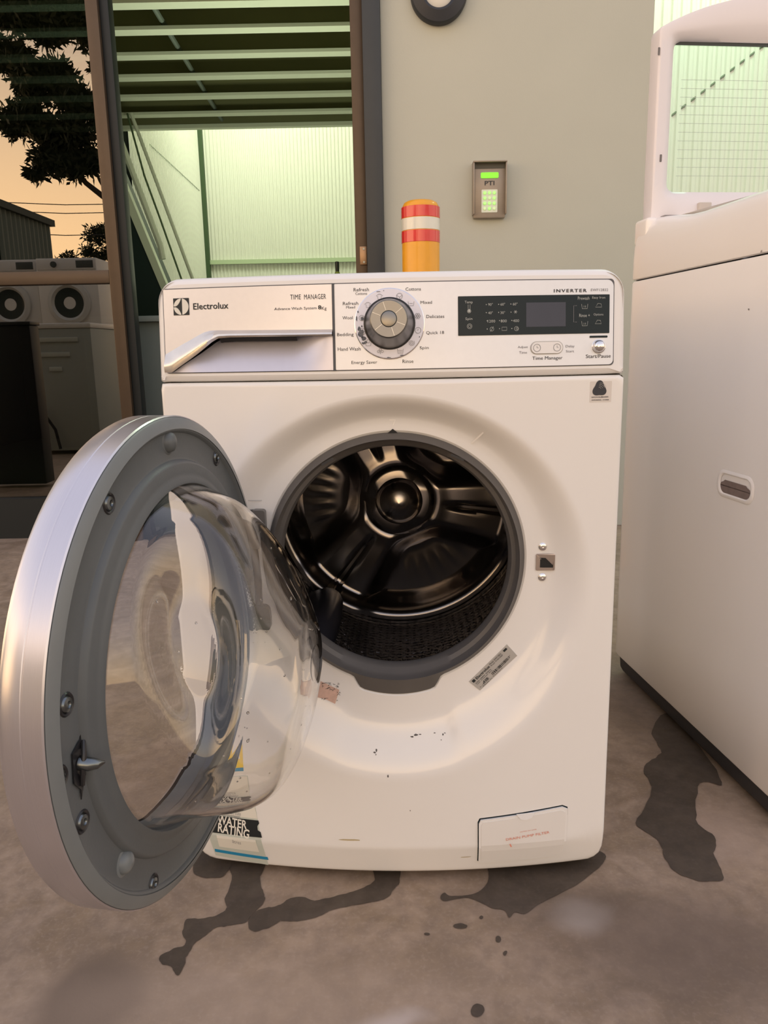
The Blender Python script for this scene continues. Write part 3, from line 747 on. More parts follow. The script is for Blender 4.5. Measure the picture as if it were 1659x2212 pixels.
ic2(1013, 667, lambda x, z: [[(x - .0012, z + .005), (x - .0012, z - .001)], [(x + .0012, z + .005), (x + .0012, z - .001)], circ(x, z - .003, .0022, 12)])
smudge('indicator_dot', [(*C_(1013, 672), .0016, .0018)], SL, INKL, scr)
ic2(1014, 705, lambda x, z: [circ(x, z, .003, 14), circ(x, z, .0016, 10)])
ic2(1113, 674, lambda x, z: [[(x + .0022 * cos(a), z + .0022 * sin(a)), (x - .0022 * cos(a), z - .0022 * sin(a))] for a in (0, pi / 3, 2 * pi / 3)])
ic2(1062, 711, lambda x, z: [circ(x, z, .0024, 12), [(x - .002, z - .003), (x + .002, z + .003)]])
ic2(1089, 710.5, lambda x, z: [[(x - .003, z + .002), (x + .003, z + .002), (x + .003, z - .002), (x - .003, z - .002), (x - .003, z + .002)]])
ic2(1115, 710, lambda x, z: [circ(x, z, .0026, 12), circ(x + .0006, z, .0012, 8)])
TL('Prewash', 1247, 641, 1272, 648); TL('Easy Iron', 1278, 640.5, 1306, 647); TL('Rinse +', 1250, 678, 1273, 685); TL('Options', 1281, 677, 1302, 683)
for px, py in ((1262, 662), (1262, 699)): ic2(px, py, lambda x, z: [U((x, z), .004, .0028), [(x - .001, z + .001), (x - .001, z - .0015)], [(x + .001, z + .001), (x + .001, z - .0015)]])
for px, py in ((1292, 660), (1291, 696)): ic2(px, py, lambda x, z: [[(x - .004, z - .002), (x + .004, z - .002), (x + .003, z + .002), (x - .001, z + .0025), (x - .004, z - .002)]])
ic2(1240, 680, lambda x, z: [[(x + .003, z + .011), (x - .001, z + .011), (x - .001, z - .009), (x + .003, z - .009)]], INKG)
plate('light_bar', rrect(C_(1273, 729)[0], C_(1311.5, 729)[0], C_(1292, 729.5)[1], C_(1292, 725)[1], .001), SF, .0006, BLACK, con)
sb = C_(1292, 749)
turned('start_button', [(.0088, .001), (.0086, .003), (.0078, .0035), (.0070, .0075), (.0045, .0100), (.002, .0108), (0, .011)], *sb, CHROME, con, n=40)
a_, b_ = C_(1147, 752), C_(1214, 750); cz = (a_[1] + b_[1]) / 2; ORL = rrect(a_[0], b_[0], cz - .0069, cz + .0069, .0068, 8)
o = plate('rocker_button', ORL, SF, .0022, WHITE_P, con, th=.002)
plate('rocker_rim', rrect(a_[0] - .0012, b_[0] + .0012, cz - .008, cz + .008, .0079, 8), SF, .0004, mat('rim_grey', (.45, .44, .42), .5), con, th=.0004)
S2 = lambda x, z, off=0: SF(x, z, off + .0022)
for xx in (a_[0] + .007, b_[0] - .007): stroke([circ(xx, cz, .0045, 16), [(xx, cz + .0025), (xx, cz), (xx + .0018, cz)]], .0006, S2, .0003, INKG, 'icon', o)
# ---- detergent drawer with scooped handle
UPP = [(356, 766), (362, 764), (375, 756), (395, 744), (415, 733), (430, 724), (442, 718), (455, 714.5), (470, 713.5), (500, 713.5), (560, 713), (640, 712.3), (721, 711.5)]
LOW = [(356, 807.5), (362, 807), (375, 805), (395, 790), (415, 776), (430, 765), (446, 752), (460, 740), (475, 731), (500, 729), (560, 728), (640, 727), (721, 725.5)]
def interp(tab, x):
    for (a, b), (c, d) in zip(tab, tab[1:]):
        if x <= c: return b + (d - b) * max(0, (x - a) / (c - a))
    return tab[-1][1]
UT = [C_(*p) for p in UPP]; LT = [C_(*p) for p in LOW]
xs = [DS0 + .0 + (DS1 - .001 - DS0) * i / 90 for i in range(91)]
top, strip, scoop = [[] for _ in range(6)], [[] for _ in range(5)], [[] for _ in range(9)]
for x in xs:
    zu = min(interp(UT, x), zt0 - .002); zl = min(max(interp(LT, x), zb0 + .0004), zu - .001)
    for k in range(6): z = zt0 + (zu - zt0) * k / 5; top[k].append(S_cons(x, z, .0018))
    for k in range(5):
        t = k / 4; z = zu + (zl - zu) * t; strip[k].append(S_cons(x, z, .0019 + .0085 * ss(0, .6, t) - (.002 if k == 4 else 0)))
    dp = .022 * ss(DS0 + .02, DS0 + .085, x) * (1 - ss(DS1 - .06, DS1 - .004, x))
    for k in range(9):
        t = k / 8; z = zl + (zb0 - zl) * t; scoop[k].append(S_cons(x, z, .0018 - dp * (1 - t) ** 1.15))
vs, fs = grid(top); dw = mesh('detergent_drawer', vs, [f[::-1] for f in fs], DRAWERM, con)
vs, fs = grid(strip); mesh('drawer_handle', vs, [f[::-1] for f in fs], mat('handle_satin', (.78, .72, .64), .24, metal=.9, noise_amt=.1, nscale=70), con)
vs, fs = grid(scoop); mesh('drawer_scoop', vs, [f[::-1] for f in fs], mat('scoop_silver', (.62, .61, .68), .36, metal=.45, noise_amt=.04, nscale=80), con)
# slot under the handle lip, its shade painted as a black strip
sl = []
for x in xs:
    if C_(470, 735)[0] < x < C_(640, 735)[0]: sl.append(x)
rr2 = [[S_cons(x, interp(LT, x) + .001, -.002) for x in sl], [S_cons(x, interp(LT, x) - .0048, -.0105) for x in sl], [S_cons(x, interp(LT, x) - .0048, -.03) for x in sl]]
vs, fs = grid(rr2); mesh('slot_shade', vs, [f[::-1] for f in fs], BLACKM, con)
plate('drawer_gap', rrect(DS1 - .0008, DS1 + .002, zb0 - .001, zt0 + .001, .0005), S_cons, .0026, mat('gap_dark', (.07, .075, .085), .5), con)
SD = lambda x, z, off=0: S_cons(x, z, off + .0018)
# emblem: dark square with the white half-moon sign
a_, b_ = C_(375, 645), C_(410, 680.5)
plate('emblem', rrect(a_[0], b_[0], b_[1], a_[1], .0003), SD, .0006, INKB, con)
ec = ((a_[0] + b_[0]) / 2, (a_[1] + b_[1]) / 2); er = (b_[0] - a_[0]) / 2 * .95
SE = lambda x, z, off=0: SD(x, z, off + .0006)
half = circ(ec[0] + er * .22, ec[1], er * 1.0, 18, -pi / 2, pi / 2)
half = [(ec[0] + er * .14, ec[1] - er * .97)] + [(ec[0] + er * cos(t), ec[1] + er * sin(t)) for t in [-1.42 + 2.84 * i / 18 for i in range(19)]] + [(ec[0] + er * .14, ec[1] + er * .97)]
plate('emblem_shape', half, SE, .0003, LABELW, con)
for s in (1, -1):
    P = [(ec[0] + er * cos(t), ec[1] + s * er * sin(t)) for t in [1.62 + (pi - .06 - 1.62) * i / 10 for i in range(11)]]
    Q = [(ec[0] - er * .98 + er * .98 * u, ec[1] + s * (er * .04 + er * .90 * u ** 2.6)) for u in [i / 8 for i in range(1, 9)]]
    plate('emblem_shape', P + Q, SE, .0003, LABELW, con)
def TD(s, a, b, c, d, m=INKB, bold=0, sp=1.0): return T(s, a, b, c, d, m, bold, con, SD, sp)
TD('Electrolux', 418.5, 654, 494, 668, INKB, .012); TD('TIME', 627.5, 636.5, 650, 647, INK, .0, 1.1); TD('MANAGER', 657.5, 635.5, 704.5, 646.5, INK, 0, 1.1)
TD('Advance Wash System', 593, 663.5, 684.5, 671, INK); TD('8', 687.5, 659.5, 694.5, 668.5, INKB, .02); TD('Kg', 695.5, 662.5, 705.5, 671.5, INK)

# ---- porthole gasket
rows = []
def yb(a): return front_y(HC[0] + rh_(a) * cos(a), HC[1] + rh_(a) * sin(a))
NG = 180; ga = [2 * pi * i / NG for i in range(NG)]
for t, rin, dy in ((1, None, .008), (1, None, .0), (.72, .1655, -.003), (0, .1665, -.004), (0, .1655, .004), (0, .163, .012), (0, .1575, .022), (0, .1545, .032), (0, .1545, .038), (0, .157, .045), (0, .178, .052), (0, .196, .066), (0, .205, .092)):
    row = []
    for a in ga:
        r = (rh_(a) - .001) if rin is None else (rh_(a) - .001) * t + rin * (1 - t)
        yv = yb(a) + dy if rin is None or t else -.011 + dy
        if not (rin is None or t): yv = (-.011 + dy) if dy > .02 else .5 * (yb(a) + -.011) + dy
        row.append((HC[0] + r * cos(a), yv, HC[1] + r * sin(a)))
    rows.append(row)
vs, fs = grid(rows, True); gk = mesh('door_gasket', vs, [f[::-1] for f in fs], GASK, wash)
for px0, py0, px1, py1 in ((698, 1000, 722, 986), (972, 978, 1000, 990)):
    a_, b_ = loc(px0, py0, lambda x, z, o=0: (x, 0.005, z)), loc(px1, py1, lambda x, z, o=0: (x, .005, z))
    stroke([[a_, b_]], .003, lambda x, z, off=0: (x, -.011 + .0 - off, z), .0016, mat('slot_dark', (.03, .03, .03), .6), 'gasket_slot', gk)
# ---- drum
dy0, dy1, drr = .10, .44, .243
dp = [(.206, dy0 - .004), (.210, dy0 - .008), (.22, dy0), (drr - .008, dy0 + .004), (drr, dy0 + .012)]
dm = lathe('drum', dp, STEEL, wash, center=(HC[0], 0, HC[1]), n=96)
# perforated wall with UVs (1 unit = one hole pitch)
NW = 120; me = bpy.data.meshes.new('drum_wall'); rows = []; KY = 14
for k in range(KY + 1):
    y = dy0 + .012 + (dy1 - .02 - dy0 - .012) * k / KY
    rows.append([(HC[0] + drr * cos(2 * pi * j / NW), y, HC[1] + drr * sin(2 * pi * j / NW)) for j in range(NW)])
vs, fs = grid(rows, True); me.from_pydata(vs, [], fs); uvl = me.uv_layers.new(name='UVMap')
for p in me.polygons:
    k, j = divmod(p.index, NW); P = [(j, k), (j + 1, k), (j + 1, k + 1), (j, k + 1)]
    for li, (a, b) in zip(p.loop_indices, P): uvl.data[li].uv = (a * 1.0, b * (dy1 - dy0 - .032) / KY / .0127)
link('drum_wall', me, PERF, dm)
# back of the drum: pressed three-arm relief
NR, NA = 44, 180; rows = []
ARM = [radians(113), radians(233), radians(353)]
for i in range(NR + 1):
    r = .0008 + (drr) * i / NR; row = []
    for j in range(NA):
        a = 2 * pi * j / NA
        d = min(abs((a - q + pi) % (2 * pi) - pi) for q in ARM)         # angle to nearest arm
        arm_half = .016 + r * .16
        dist = r * sin(min(d, pi / 2))
        arm = 1 - ss(arm_half, arm_half + .045, dist) if d < pi / 2 else 0
        basin = ss(.06, .11, r) * (1 - ss(.188, .212, r)) * (1 - arm)
        rim = ss(.198, .226, r) * (1 - ss(.232, .243, r))
        groove = 1 - ss(.0, .006, abs(r - .068))
        fan = .0011 * cos(40 * a) * ss(.12, .15, r) * (1 - ss(.17, .19, r)) * (1 - arm)
        crease = .010 * (1 - ss(0, .010, dist)) * ss(.08, .12, r) if d < pi / 2 else 0
        y = dy1 - .010 * arm - .026 * rim + .030 * basin + .004 * groove + fan + crease - .006 * (1 - ss(.04, .1, r))
        if i >= NR - 1: y = dy1 - .018
        row.append((HC[0] + r * cos(a), y, HC[1] + r * sin(a)))
    rows.append(row)
vs, fs = grid(rows, True); mesh('drum_back', vs, [f[::-1] for f in fs], STEEL, dm)
lathe('hub_cap', [(.064, dy1 + .006), (.060, dy1 - .004), (.055, dy1 - .006), (.052, dy1 - .002), (.047, dy1 - .006), (.044, dy1 - .018), (.036, dy1 - .030), (.022, dy1 - .038), (0, dy1 - .041)], mat('hub_steel', (.5, .46, .42), .2, metal=1), dm, center=(HC[0], 0, HC[1]), n=48)
for q in ARM:                                      # lifting paddles
    rows = []
    for k in range(9):
        t = k / 8; y = dy0 + .03 + t * (dy1 - .03 - dy0 - .03); h = .058 * (sin(pi * min(1, max(0, t))) ** .35 if 0 < t < 1 else .0) + .002
        row = []
        for s in (-1, -.8, -.45, -.15, .15, .45, .8, 1):
            hh = h * (1 - abs(s) ** 2.4); wv = s * .040; rr3 = drr - .001 - hh
            row.append((HC[0] + rr3 * cos(q) - wv * sin(q), y, HC[1] + rr3 * sin(q) + wv * cos(q)))
        rows.append(row)
    vs, fs = grid(rows); mesh('lifter', vs, fs, LIFTM, dm)
lathe('outer_tub', [(.204, .08), (.27, .09), (.27, .5), (0, .51)], BLACKM, wash, center=(HC[0], 0, HC[1]), n=48)

# ---- lock, hinge, marks on the front
lx, lz = B_l(1177, 1213)
lk = plate('lock_plate', rrect(lx - .0125, lx + .0125, lz - .0115, lz + .0115, .0015), S_body, .002, mat('lock_metal', (.42, .36, .33), .35, metal=.8), wash, th=.003)
plate('lock_slot', rrect(lx - .0085, lx + .0105, lz - .0075, lz + .0065, .0008), S_body, .0026, BLACKM, lk)
plate('lock_tongue', [(lx - .0085, lz + .0065), (lx + .0005, lz + .0065), (lx + .0085, lz - .0015), (lx + .0005, lz - .0055), (lx - .0015, lz + .0005)], S_body, .0030, mat('tongue_grey', (.10, .10, .11), .4), lk)
for px, py in ((1172, 1180), (1171, 1246)):
    x, z = B_l(px, py); yy = front_y(x, z)
    lathe('screw', [(.0058, yy), (.0056, yy - .002), (.004, yy - .0034), (.0016, yy - .0036), (.0014, yy - .002), (0, yy - .002)], CHROME, wash, center=(x, 0, z), n=20)
stroke([[B_l(1018, 958), B_l(1044, 934)]], .0022, S_body, .0006, mat('mark_white', (.92, .90, .86), .3), 'index_mark', wash)
x, z = B_l(848, 932); plate('index_triangle', [(x - .0062, z - .002), (x + .0068, z - .002), (x + .0003, z + .0035)], S_body, .0012, BLACKM, wash)
stroke([[B_l(841, 907), B_l(854, 907), B_l(849, 918)]], .0012, S_body, .0005, MATS['mark_white'], 'index_mark', wash)
stroke([[B_l(536, 1081), B_l(566, 1081)]], .0012, S_body, .0005, mat('mark_grey', (.55, .55, .55), .4), 'index_mark', wash)
# hinge bracket
x, z0 = B_l(556, 1100); _, z1 = B_l(570, 1350)
hb = box('hinge', (x - .022, front_y(x, z0) - .010, z1), (x + .006, front_y(x, z0) + .01, z0), DKPL, wash, bev=.004)
xh, zh = B_l(553, 1122); rows = []
plate('hinge_cover', rrect(x - .006, x + .012, B_l(556, 1172)[1], z0 + .001, .004), S_body, .012, mat('hinge_grey', (.11, .105, .10), .3), hb, th=.012)
plate('hinge_cover', rrect(x - .006, x + .014, z1 - .001, B_l(570, 1300)[1], .006), S_body, .012, MATS['dark_plastic'], hb, th=.012)
# paint chips and spots
CH = []
for px, py, r, q in ((890, 1591, 4, 1.6), (899, 1587, 6, 2), (907, 1586, 3, 1), (939, 1583, 2.5, 1), (957, 1586, 2, 2.5), (961, 1583, 2, 1), (953, 1598, 1, 1), (809, 1625, 3, 2), (813, 1620, 2, 3), (812, 1630, 1.2, 1.5), (838, 1676, 2, 3.5), (886, 1751, 1, 1.5)):
    x, z = B_l(px, py); CH.append((x, z, r * .0006, q * .0006))
smudge('paint_chip', CH, S_body, mat('chip_dark', (.10, .09, .085), .7), wash)
smudge('scuff', [(*B_l(755, 1814), .014, .0012), (*B_l(1005, 1851), .008, .0008)], S_body, mat('scuff_tan', (.46, .38, .22), .6), wash)
# care mark with its words
a_, b_ = B_l(1275, 824), B_l(1320, 868)
cl = plate('care_label', rrect(a_[0], b_[0], b_[1], a_[1], .001), S_body, .0003, mat('label_clear', (.66, .62, .58), .4), wash, th=.0004)
x, z = B_l(1295, 840); k = .0108
tri = []
for i in range(36):
    a = 2 * pi * i / 36 + pi / 2; tri.append((x + k * .78 * cos(a) * (1 - .18 * cos(3 * (a - pi / 2)) * -1), z + k * .86 * sin(a) * (1 + .16 * cos(3 * (a - pi / 2)))))
plate('wool_mark', tri, S_body, .0007, mat('mark_charcoal', (.035, .037, .045), .5), cl, th=.0003)
for i in range(4):
    stroke([circ(x - .001 + i * .0006, z - .001, .003 + i * .0018, 8, .4, 1.7)], .0003, S_body, .0010, LABELS, 'mark_line', cl)
def TB(s, a, b, c, d, m=INK, bold=0, parent=wash, rot=0):
    x0, z0 = B_l(a, d); x1, z1 = B_l(c, b); return text(s, S_body, m, parent, x0, x1, min(z0, z1), max(z0, z1), bold=bold, rot=rot, off=.0009)
TB('WOOLMARK', 1277, 855.5, 1315, 859.5, parent=cl, bold=.02); TB('APPAREL CARE', 1277, 862, 1315, 865.5, parent=cl, bold=.02)
# rating plate on the dish, tilted
P4 = [B_l(*p) for p in ((1013, 1472), (1037, 1491), (1117, 1416), (1095, 1392))]
rp = plate('rating_plate', P4, S_body, .0007, LABELS, wash, th=.0009)
ux = Vector((P4[3][0] - P4[0][0], P4[3][1] - P4[0][1])); wx = Vector((P4[1][0] - P4[0][0], P4[1][1] - P4[0][1])); rot = atan2(ux.y, ux.x)
def RP(s, u0, u1, v0, v1, m=INKB, bold=0):        # u along the plate, v from its upper edge down
    c = Vector(P4[0]) + ux * ((u0 + u1) / 2) + wx * ((v0 + v1) / 2); L, Hh = ux.length * (u1 - u0), wx.length * (v1 - v0)
    text(s, S_body, m, rp, c.x - L / 2, c.x + L / 2, c.y - Hh / 2, c.y + Hh / 2, off=.0013, rot=rot, bold=bold)
def RB(u0, u1, v0, v1, nm='print_bar'):
    q = [Vector(P4[0]) + ux * u + wx * v for u, v in ((u0, v0), (u1, v0), (u1, v1), (u0, v1))]
    plate(nm, [(p.x, p.y) for p in q], S_body, .0011, INKB, rp, th=.0002, sub=0)
RP('Electrolux', .13, .48, .10, .30, bold=.02); RP('Model: EWF12832', .50, .80, .08, .20); RP('Prod: 91401060', .50, .80, .24, .34)
RP('220-240V 50Hz', .05, .45, .38, .48); RP('10A 2200W 8kg', .05, .45, .52, .60); RP('Made in Thailand', .1, .6, .90, .97)
RB(.04, .10, .1, .3); RB(.86, .94, .1, .25)
u = .05
while u < .94:
    wd = random.choice((.008, .014, .02)); 
    if not (.30 < u < .36): RB(u, min(u + wd, .95), .66, .86)
    u += wd + random.choice((.008, .014))
# torn warning sticker left of the foot of the porthole
P4b = [B_l(*p) for p in ((684, 1490), (690, 1470), (733, 1490), (724, 1520), (703, 1510), (686, 1506))]
tk = plate('torn_sticker', P4b, S_body, .0005, RUST, wash, th=.0006)
TORN = []
for _ in range(26):
    x, z = B_l(686 + 46 * random.random(), 1474 + 40 * random.random()); a = random.random() * 3; l = .0015 + .003 * random.random()
    TORN.append([(x, z), (x + l * cos(a), z + l * sin(a)), (x + l * cos(a) + l * .5, z + l * sin(a) * .3)])
stroke(TORN, .0006, S_body, .0009, INK, 'torn_print', tk)
# energy and water labels at the lower left
q = [B_l(*p) for p in ((430, 1590), (522, 1590), (532, 1668), (440, 1668))]
el = plate('energy_label', q, S_body, .0005, YEL, wash, th=.0006)
q = [B_l(*p) for p in ((430, 1560), (520, 1560), (522, 1592), (430, 1592))]; plate('label_heading', q, S_body, .0008, INKB, el, th=.0003)
q = [B_l(*p) for p in ((438, 1600), (507, 1600), (520, 1645), (445, 1648))]; plate('label_dial', q, S_body, .0008, LABELW, el, th=.0003)
q = [B_l(*p) for p in ((440, 1668), (532, 1668), (533, 1678), (440, 1675))]; plate('label_stripe', q, S_body, .0005, BLUE, el, th=.0005)
q = [B_l(*p) for p in ((428, 1690), (542, 1690), (580, 1868), (466, 1847))]
wl = plate('water_label', q, S_body, .0005, LABELG, wash, th=.0006)
S_lab = S_body
q = [B_l(*p) for p in ((440, 1757), (558, 1772), (560, 1778), (556, 1784), (557, 1793), (563, 1797), (566, 1809), (440, 1795))]; plate('label_band', q, S_body, .0008, INKB, wl, th=.0003)
q = [B_l(*p) for p in ((468, 1803), (552, 1814), (560, 1840), (474, 1828))]; plate('label_field', q, S_body, .0008, LABELW, wl, th=.0003)
q = [B_l(*p) for p in ((430, 1692), (540, 1692), (556, 1768), (440, 1753))]; plate('label_field', q, S_body, .0008, LABELW, wl, th=.0003)
q = [B_l(*p) for p in ((464, 1833), (578, 1851), (580, 1857), (465, 1839))]; plate('label_stripe', q, S_body, .0008, BLUE, wl, th=.0003)
TB('WATER', 471, 1769, 533, 1781, INKW, .02, wl, -.10); TB('RATING', 472, 1787.5, 538, 1800, INKW, .02, wl, -.13)
TB('A joint initiative of', 479, 1744, 513, 1749, INKG, 0, wl, -.05); TB('Australian, State', 477, 1752, 520, 1757, INKG, 0, wl, -.05); TB('and Governments', 481, 1759, 519, 1763, INKG, 0, wl, -.07)
TB('litres', 503, 1816, 520, 1821, INKG, 0, wl, -.1)
# pump filter flap, a little ajar
FO = [B_l(*p) for p in ((1034, 1778), (1038, 1770), (1130, 1757), (1214, 1741), (1225, 1745), (1225, 1760), (1218, 1838), (1211, 1844), (1120, 1855), (1040, 1861), (1033, 1858))]
def shift(P, dx, dz): return [(x + dx, z + dz) for x, z in P]
ff = plate('filter_flap', FO, S_body, .0030, WHITE, wash, th=.004)
plate('flap_gap', [(x + (-.0014 if x < .2 else .0006), z + (.0016 if z > .08 else -.0005)) for x, z in FO], S_body, .0005, BLACK, ff, th=.0006)
cxf = sum(p[0] for p in FO) / len(FO); czf = sum(p[1] for p in FO) / len(FO)
plate('flap_face', [(cxf + (x - cxf) * .95, czf + (z - czf) * .90) for x, z in FO], S_body, .0036, mat('flap_face', (.76, .74, .71), .28, coat=.3), ff, th=.0006)
x, z = B_l(1133, 1760); plate('finger_notch', [(x - .012, z + .004), (x - .006, z - .004), (x + .002, z - .006), (x + .010, z - .003), (x + .014, z + .005)], S_body, .0044, mat('notch_pale', (.80, .80, .80), .3), ff, th=.0012)
TB('DRAIN PUMP FILTER', 1092, 1795, 1186, 1808, INKR, 0, ff, .10); TB('CAUTION: HOT WATER', 1122, 1788, 1158, 1793, INKR, 0, ff, .09)
stroke([[B_l(1100, 1816), B_l(1103, 1822)]], .0018, S_body, .0042, INKR, 'red_mark', ff)
for o in ff.children:
    if o.name.startswith(('lettering', 'red_mark')): o.location = (0, -.0036, 0)

# ---- open door
DCn = Vector((-.2114, .7511, .4533)); DA = radians(-99.6)
DX = Vector((cos(DA), sin(DA), 0)); DZ = Vector((0, 0, 1)); DY = DZ.cross(DX)       # DY points to the inner side
DM = Matrix(((DX.x, DY.x, DZ.x, DCn.x), (DX.y, DY.y, DZ.y, DCn.y), (DX.z, DY.z, DZ.z, DCn.z), (0, 0, 0, 1)))
RD = .2418
def dlathe(name, prof, m, parent, n=128):
    rows = [[(r * cos(2 * pi * j / n), h, r * sin(2 * pi * j / n)) for j in range(n)] for r, h in prof]
    vs, fs = grid(rows, True); return mesh(name, vs, fs, m, parent)
door = dlathe('door', [(.2405, .0), (RD, -.0012), (RD, -.017), (RD - .0006, -.0176), (RD - .0006, -.0184), (RD, -.019), (RD, -.033), (.2395, -.0375), (.234, -.040), (.200, -.043), (.178, -.040), (.172, -.034)], BRUSH, wash)
door.matrix_local = WI @ DM
dlathe('inner_frame', [(.2405, -.0005), (.2385, .0012), (.228, .0045), (.2265, .0040), (.2245, .0010), (.222, .0004), (.200, .0004), (.198, .0012), (.1955, .0060), (.193, .0072), (.184, .0072), (.180, .0085), (.1765, .0105), (.1735, .0108), (.1725, .009), (.172, -.030)], GREY, door)
dlathe('frame_bevel', [(.2400, .0006), (.2385, .0020), (.2285, .0052)], GREY2, door)
def dloc(px, py, off=.0005):
    p = DM.inverted() @ onpl(px, py, DM @ Vector((0, off, 0)), DY); return p.x, p.z
for px, py in ((235, 1087), (467, 988), (143, 1522), (130, 1680), (178, 1775), (331, 1909)):
    x, z = dloc(px, py)
    s = lathe('screw_recess', [(.0098, .0006), (.0088, .0018), (.0072, .0010), (.0068, .0004)], DKPL, door, center=(x, 0, z), n=20)
    lathe('screw', [(.0068, .0006), (.0058, .0022), (.003, .0028), (.0024, .0016), (0, .0016)], SCREW, door, center=(x, 0, z), n=16)
for px, py in ((363, 955), (268, 1862)):
    x, z = dloc(px, py); q = .0105
    lathe('buffer', [(q * 1.25, .0003), (q, .0012), (q * .85, .0055), (q * .5, .0078), (0, .0085)], GREY2 if py > 1500 else GREY, door, center=(x, 0, z), n=24)
x, z = dloc(278, 1855); plate('buffer_slot', circ(x, z, .010, 8, .2, 1.3) + circ(x, z, .0075, 8, 1.3, .2), lambda x, z, off=0: (x, .0004 + off, z), .001, BLACKM, door, sub=0)
# latch hook
x, z = dloc(168, 1648)
hk = empty_none = None
hk = plate('latch_plate', [(x - .008, z + .030), (x - .004, z + .018), (x + .008, z + .012), (x + .010, z - .012), (x + .002, z - .022), (x + .003, z - .030), (x - .004, z - .016), (x - .010, z - .010), (x - .009, z + .012)], lambda x, z, off=0: (x, .0004 + off, z), .002, DKPL, door, sub=0)
tube('latch_hook', [(x, .002, z), (x - .001, .009, z - .001), (x - .004, .015, z - .002), (x - .009, .018, z - .003)], .004, SCREW, door, rad=[.006, .0055, .004, .001], n=10)
tube('latch_spring', [(x - .006, .003, z + .016), (x, .007, z + .008), (x + .003, .006, z - .006), (x + .001, .003, z - .018)], .0022, DKPL, door)
# glass bowl: shell lofted from the mouth ring, deeper low down, with a drop-shaped deflector pressed in
SEC = [(-0.012, 0.0000, 0.1705, 0.1705), (0, 0.0000, 0.1705, 0.1705), (0.015, 0.0020, 0.1650, 0.164), (0.03, 0.0020, 0.1600, 0.157), (0.05, -0.0015, 0.1545, 0.147), (0.07, -0.0090, 0.1440, 0.137), (0.088, -0.0170, 0.1300, 0.125), (0.102, -0.0220, 0.1140, 0.111), (0.113, -0.0230, 0.0950, 0.094), (0.122, -0.0200, 0.0750, 0.076), (0.13, -0.0140, 0.0540, 0.055), (0.135, -0.0075, 0.0375, 0.037), (0.138, -0.0075, 0.0175, 0.017)]
def lerp_sec(t):
    u = t * (len(SEC) - 1); i = min(int(u), len(SEC) - 2); f = u - i
    p = [SEC[max(i - 1, 0)], SEC[i], SEC[i + 1], SEC[min(i + 2, len(SEC) - 1)]]
    return [.5 * (2 * p[1][k] + (p[2][k] - p[0][k]) * f + (2 * p[0][k] - 5 * p[1][k] + 4 * p[2][k] - p[3][k]) * f * f + (3 * p[1][k] - p[0][k] - 3 * p[2][k] + p[3][k]) * f ** 3) for k in range(4)]
rows = []; NB = 288
for i in range(121):
    y, zc, rz, rx = lerp_sec(i / 120); row = []
    for j in range(NB):
        a = 2 * pi * j / NB; x_, z_ = rx * cos(a), zc + rz * sin(a)
        # deflector: facing the free edge, slightly above the middle
        ax_ = (a - radians(26) + pi) % (2 * pi) - pi
        e1 = (ax_ / .82) ** 2 + ((y - .066 + .012 * ax_) / (.043 * (1 + .35 * ax_))) ** 2
        dent = .036 * (1 - ss(.40, 1.0, sqrt(e1))) if e1 < 1 else 0
        k = 1 - dent / .16
        row.append((x_ * k, y - dent * .25, zc + (z_ - zc) * k))
    rows.append(row)
vs, fs = grid(rows, True); fs.append(tuple(120 * NB + j for j in range(NB)))
gb = mesh('glass_bowl', vs, fs, GLASS, door)
sm = gb.modifiers.new('thick', 'SOLIDIFY'); sm.thickness = .0038; sm.offset = -1
# water drops on the bowl
DROP = glassmat('water', (1, 1, 1), 0, 1.33)
b = bmesh.new(); rnd = random.Random(3)
for _ in range(46):
    i = rnd.randint(30, 100); j = rnd.randint(0, NB - 1); p = Vector(rows[i][j]); c = Vector((0, .03, -.02)); nn = (p - c).normalized()
    bmesh.ops.create_icosphere(b, subdivisions=1, radius=.0007 + .0011 * rnd.random(), matrix=Matrix.Translation(p + nn * .0004))
dr_o = bmobj('water_drop', b, DROP, door); dr_o['kind'] = 'stuff'

# ================================================================== TOP-LOADING WASHER (right)
TA = radians(6.14)
tl = empty('top_loading_washer', (.531, 1.712, 0), TA, label='large off-white top-loading washing machine with its lid raised at the right', cat='washing machine')
TMx = Matrix.Translation((.531, 1.712, 0)) @ Matrix.Rotation(TA, 4, 'Z'); TI = TMx.inverted()
TWd, TDp = .60, .66
def plan(ins, r=.035, n=8):
    return rrect(ins, TWd - ins, -TDp + ins, 0 - ins, max(.004, r - ins * .5), n)
def loft(name, spec, m, parent, cap_top=False, cap_bot=False, zfun=None):
    rows = []
    for ins, z in spec: rows.append([(x, y, (zfun(x, y, z) if zfun else z)) for x, y in dense(plan(ins), .04)])
    k = min(len(r) for r in rows)
    n = 160; R2 = []
    for ins, z in spec:                            # resample evenly by index so every row matches
        P = plan(ins, n=8); P2 = []
        for i in range(len(P)):
            a, b2 = P[i], P[(i + 1) % len(P)]; q = 8 if hypot(b2[0] - a[0], b2[1] - a[1]) > .1 else 1
            for j in range(q): P2.append((a[0] + (b2[0] - a[0]) * j / q, a[1] + (b2[1] - a[1]) * j / q))
        R2.append([(x, y, (zfun(x, y, z) if zfun else z)) for x, y in P2])
    vs, fs = grid(R2, True); L = len(R2[0])
    if cap_top: fs.append(tuple((len(R2) - 1) * L + j for j in range(L)))
    if cap_bot: fs.append(tuple(range(L))[::-1])
    return mesh(name, vs, fs, m, parent)
loft('cabinet', [(.012, .046), (.004, .048), (.0, .054), (0, .2), (0, .5), (0, .8), (0, .880), (.002, .8835), (.008, .884)], PINKW, tl)
loft('base', [(.014, .012), (.010, .02), (.008, .047), (.02, .048)], mat('base_grey', (.035, .033, .035), .6), tl, cap_bot=True)
